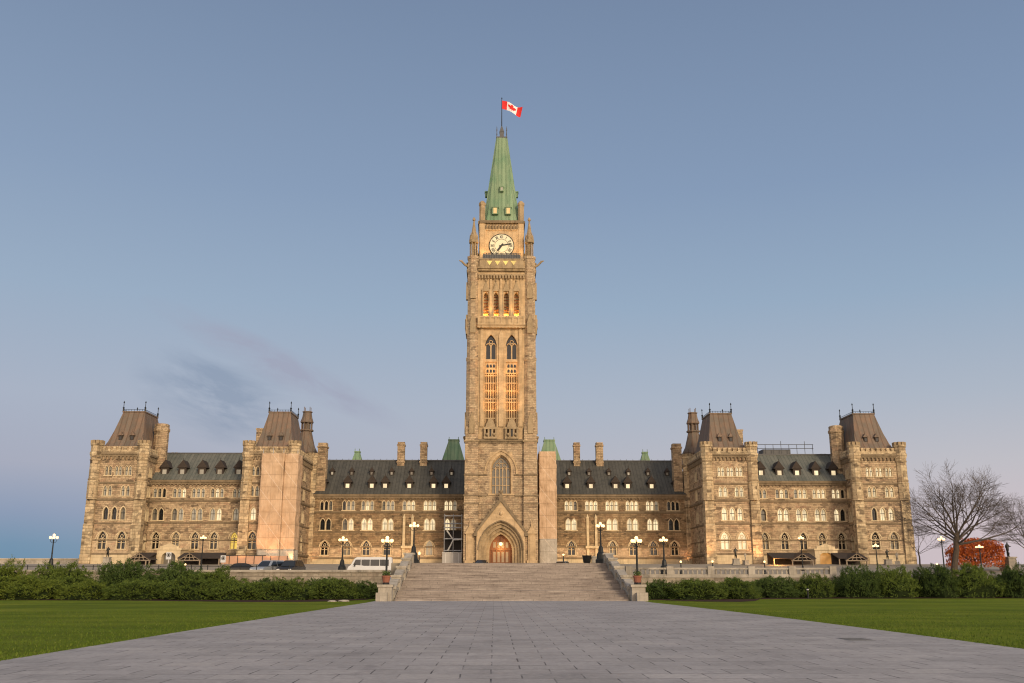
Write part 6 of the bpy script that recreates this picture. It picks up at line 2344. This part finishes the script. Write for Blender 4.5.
LB = [
    ('yellow-green juniper at the extreme left edge of the picture', -42.5, 79.0, 3.0, 3.0, 2.35, 'leaf_c'),
    ('yellow-green spreading juniper in the front row, below the lone lamp', -38.2, 78.6, 3.0, 2.8, 2.05, 'leaf_c'),
    ('low yellow-green juniper in front of the dark blue-green one', -33.9, 78.2, 2.9, 2.6, 1.7, 'leaf_c'),
    ('low mid-green juniper below the left end pavilion\'s right corner', -29.6, 77.9, 2.9, 2.6, 1.75, 'leaf_a'),
    ('mid-green juniper below the round sign, fourth from the left stair pier in front', -25.4, 77.2, 2.8, 2.7, 2.0, 'leaf_a'),
    ('low green juniper with a dip beside it, below the brown canopy roof', -21.2, 76.5, 2.6, 2.6, 1.75, 'leaf_a'),
    ('rounded green juniper in front of the parked pair of cars', -17.4, 76.6, 2.6, 2.6, 1.95, 'leaf_a'),
    ('green juniper below the broad-based left lamp', -14.0, 78.8, 2.2, 2.3, 1.8, 'leaf_a'),
    ('small dark juniper next to the left stair pier', -11.9, 81.5, 1.6, 2.0, 1.55, 'leaf_b'),
    ('tall light juniper in the back row at the left edge, beside the lone lamp', -43.5, 85.5, 3.2, 2.6, 2.85, 'leaf_c'),
    ('tall juniper in the back row under the lone lamp', -38.0, 85.5, 3.2, 2.6, 2.75, 'leaf_a'),
    ('dark blue-green juniper in the back row below the left end pavilion', -32.6, 84.6, 3.2, 2.8, 2.85, 'leaf_b'),
    ('dark juniper in the back row below the left porch', -27.8, 84.4, 2.9, 2.6, 2.65, 'leaf_b'),
    ('dense back-row juniper where the hedge drops towards the cars', -24.4, 83.0, 2.4, 2.5, 2.3, 'leaf_a'),
    ('dark back-row juniper behind the dip in the hedge', -20.0, 83.4, 2.5, 2.3, 1.75, 'leaf_b'),
    ('dark back-row juniper in front of the rubble wall, near the left planter', -15.4, 84.2, 2.4, 2.2, 1.75, 'leaf_b'),
]
RB = [
    ('dark spreading juniper next to the right stair pier', 12.4, 81.0, 1.9, 2.2, 1.75, 'leaf_b'),
    ('wide low green juniper in front, right of the stair pier', 15.4, 79.4, 3.0, 2.6, 1.75, 'leaf_a'),
    ('light green low juniper beside the curved soil bed', 18.7, 81.6, 2.4, 2.4, 1.75, 'leaf_a'),
    ('dark juniper behind the curved soil bed, below the dark statue', 20.0, 86.2, 2.6, 2.0, 1.85, 'leaf_b'),
    ('back juniper before the pale balustrade, nearest the stairs', 16.2, 86.0, 2.6, 2.2, 1.7, 'leaf_b'),
    ('dark juniper behind the short bollard light', 23.6, 87.2, 2.6, 2.0, 2.0, 'leaf_b'),
    ('green juniper right of the short bollard light', 27.3, 88.0, 2.6, 2.0, 2.2, 'leaf_a'),
    ('dark juniper below the lit right porch', 31.1, 89.0, 2.6, 1.9, 2.75, 'leaf_b'),
    ('upright juniper below the right canopy', 34.6, 89.6, 2.5, 1.9, 2.85, 'leaf_a'),
    ('dark juniper below the right end pavilion', 38.1, 90.2, 2.6, 1.9, 2.85, 'leaf_b'),
    ('rounded juniper with bare stems below the lamp and big bare tree', 41.6, 90.8, 2.5, 1.9, 2.9, 'leaf_a'),
    ('dark juniper below the orange-red tree', 45.1, 91.4, 2.6, 1.9, 2.95, 'leaf_b'),
    ('juniper at the extreme right edge of the picture', 48.7, 92.0, 2.6, 1.9, 2.95, 'leaf_a'),
]
# the right-hand hedge stands in front of the wall line: keep it clear of the stone
for i, (lb, x, y_, rx, ry, h, lf) in enumerate(LB):
    fr_ = i < 9
    bush(lb, x, y_ + (2.6 if fr_ else .6), rx * 1.08, ry * (.9 if fr_ else 1), h * (.90 if fr_ else (1.09 if x < -24 else .97)), lf, seed=i)
for i, (lb, x, y_, rx, ry, h, lf) in enumerate(RB):
    bush(lb, x, min(y_ + (1.0 if x < 19 else 0), 87.8), rx * 1.08, ry, h * min(y_, 87.6) / y_ * (1.0 if x > 30 else .90), lf, seed=i + 2)


# ------------------------------------------------------------------ trees
def tree_mesh(seed, trunk, levels, spread, fork_z, lean=(0, 0), thin=1.0):
    """bare deciduous tree: returns trunk MB and branches MB, and twig tips"""
    r = random.Random(seed)
    tr, br, tips = MB(), MB(), []
    H, r0 = trunk

    def grow(p, d_, ln, rad, lv):
        n = 4 if lv > 1 else 3
        pts, rs = [p.copy()], [rad]
        dd = d_.copy()
        kids = []
        for i in range(n):
            dd = (dd + Vector((r.gauss(0, .10), r.gauss(0, .10), r.gauss(.03 if lv > 2 else .02, .06)))).normalized()
            p = p + dd * ln / n
            pts.append(p.copy())
            rs.append(rad * (1 - .42 * (i + 1) / n))
            if lv > 0 and i >= 1:
                kids.append((p.copy(), dd.copy(), rs[-1]))
        br.tube(pts, [max(q, .0085) for q in rs], 5 if lv > 2 else (4 if lv > 1 else 3))
        if lv == 0:
            tips.append((pts[-1], dd))
            return
        for (q, dq, rq) in kids:
            for c in range(1 if lv > 2 else (2 if lv == 2 else r.choice((1, 1, 2)))):
                ax = Vector((r.gauss(0, 1), r.gauss(0, 1), r.gauss(0, .5)))
                ax = (ax - dq * ax.dot(dq)).normalized()
                ang = R(r.uniform(22, 52)) * spread
                nd = (dq * math.cos(ang) + ax * math.sin(ang)).normalized()
                nd.z = max(nd.z, -.12)
                grow(q, nd, ln * r.uniform(.52, .78), rq * r.uniform(.50, .68), lv - 1)
        q, dq, rq = kids[-1]
        grow(q, dq, ln * .66, rq * .85, lv - 1)

    tp = [Vector((0, 0, -.2))]
    for i in range(5):
        tp.append(Vector((lean[0] * (i + 1) / 5 + r.gauss(0, .05), lean[1] * (i + 1) / 5, fork_z * (i + 1) / 5)))
    tr.tube(tp, [r0 * 1.35] + [r0 * (1 - .06 * i) for i in range(5)], 9)
    return tr, br, tips, grow, tp[-1], r


def bare_tree(label, loc, H, seed, r0, fork_z, nl, levels, lean=(0, 0)):
    t = thing('bare_tree', label, 'tree', loc)
    tr, br, tips, grow, top, r = tree_mesh(seed, (H, r0), levels, 1.0, fork_z, lean)
    for k in range(nl):
        a = 2 * PI * k * .381966 * 2 + r.uniform(-.2, .2)
        el = R(10 + 62 * (k + .5) / nl)
        d_ = Vector((math.cos(a) * math.cos(el), math.sin(a) * math.cos(el), math.sin(el)))
        st_ = Vector((top.x, top.y, top.z * (.72 + .28 * (k + 1) / nl)))
        reach = (H - fork_z) * (.335 + .13 * math.cos(el) + .05 * math.cos(a)) * r.uniform(.92, 1.08)
        grow(st_, d_, reach, r0 * r.uniform(.30, .42), levels)
    tr.build('trunk', 'bark', t)
    cr = br.build('crown', 'twig', t)
    return t


bare_tree('big bare spreading tree right of the building, behind the lamps', (57.3, 125, gz(125)), 14.2, 5, .40, 5.4, 13, 4, (1.0, 0))
bare_tree('bare tree cut by the right edge of the picture, right of the statue', (70.6, 131, gz(131)), 12.0, 11, .22, 3.6, 8, 4, (.2, 0))
bare_tree('small thin bare tree between the building corner and the big tree', (64.0, 150, gz(150)), 8.5, 17, .12, 2.4, 6, 3, (-.2, 0))

rt = thing('autumn_tree', 'dense orange-red leafed low tree right of the big bare tree', 'tree', (67.6, 140, gz(140)))
tr, br, tips, grow, top, r = tree_mesh(31, (3.6, .2), 3, 1.2, 1.0)
for k in range(7):
    a = 2 * PI * k / 7
    grow(Vector((top.x, top.y, top.z - .1)), Vector((math.cos(a) * 1.2, math.sin(a) * .6, .75)).normalized(), 1.6, .1, 2)
tr.build('trunk', 'bark', rt)
br.build('branches', 'twig', rt)
mb = MB()
r = random.Random(5)
for k in range(11000):
    x = r.uniform(-1, 1)
    yy = r.uniform(-1, 1)
    topz = 4.45 + .30 * noise.noise(Vector((x * 3, yy * 3, 2))) - .35 * max(0, x) - 2.6 * max(0, -x - .25) ** 1.2 - .8 * max(0, x - .6)
    if abs(x) ** 3 + abs(yy) ** 3 > 1:
        continue
    z_ = .5 + (topz - .5) * r.random() ** .7
    c = Vector((x * 4.0, yy * 2.2, z_))
    if noise.noise(c * .9) < -.24:
        continue
    u = Vector((r.gauss(0, 1), r.gauss(0, 1), r.gauss(0, 1))).normalized() * r.uniform(.09, .17)
    w = u.cross(Vector((r.gauss(0, 1), r.gauss(0, 1), r.gauss(0, 1)))).normalized() * r.uniform(.06, .12)
    mb.add([c - u, c + w, c + u, c - w], [(0, 1, 2, 3)])
mb.build('leaves', 'leaf_red', rt)

# ------------------------------------------------------------------ small things on the ground
t = thing('drain_cover', 'dark rectangular drain cover set in the paving near the right lawn', 'drain cover', (8.8, 27.2, 0.012))
mb = MB()
mb.box(-.36, .36, -.55, .55, -.02, .004)
mb.build('frame', 'lead', t)
mb = MB()
for i in range(9):
    mb.box(-.30, .30, -.48 + i * .11, -.42 + i * .11, .0, .010)
mb.build('grating', 'lead', t)
for i, (x, y_, sx, sy, h, lb) in enumerate(((-11.9, 72.6, .42, .24, .10, 'flat pale edging stone at the soil bed tip, nearest the left stair pier'),
                                            (-12.7, 72.2, .30, .2, .08, 'smaller pale edging stone left of the flat one at the soil bed tip'))):
    bm = bmesh.new()
    bmesh.ops.create_icosphere(bm, subdivisions=3, radius=1)
    for v in bm.verts:
        k = 1 + .22 * noise.noise(v.co * 1.7 + Vector((i * 5, 0, 0)))
        v.co = Vector((v.co.x * sx * k, v.co.y * sy * k, max(-.3, v.co.z) * h * k))
    me = bpy.data.meshes.new('edging_stone')
    bm.to_mesh(me)
    bm.free()
    me.materials.append(M['pale_stone'])
    o = bpy.data.objects.new('edging_stone', me)
    o.location = (x, y_, .04)
    COL.objects.link(o)
    tag(o, lb, 'stone')
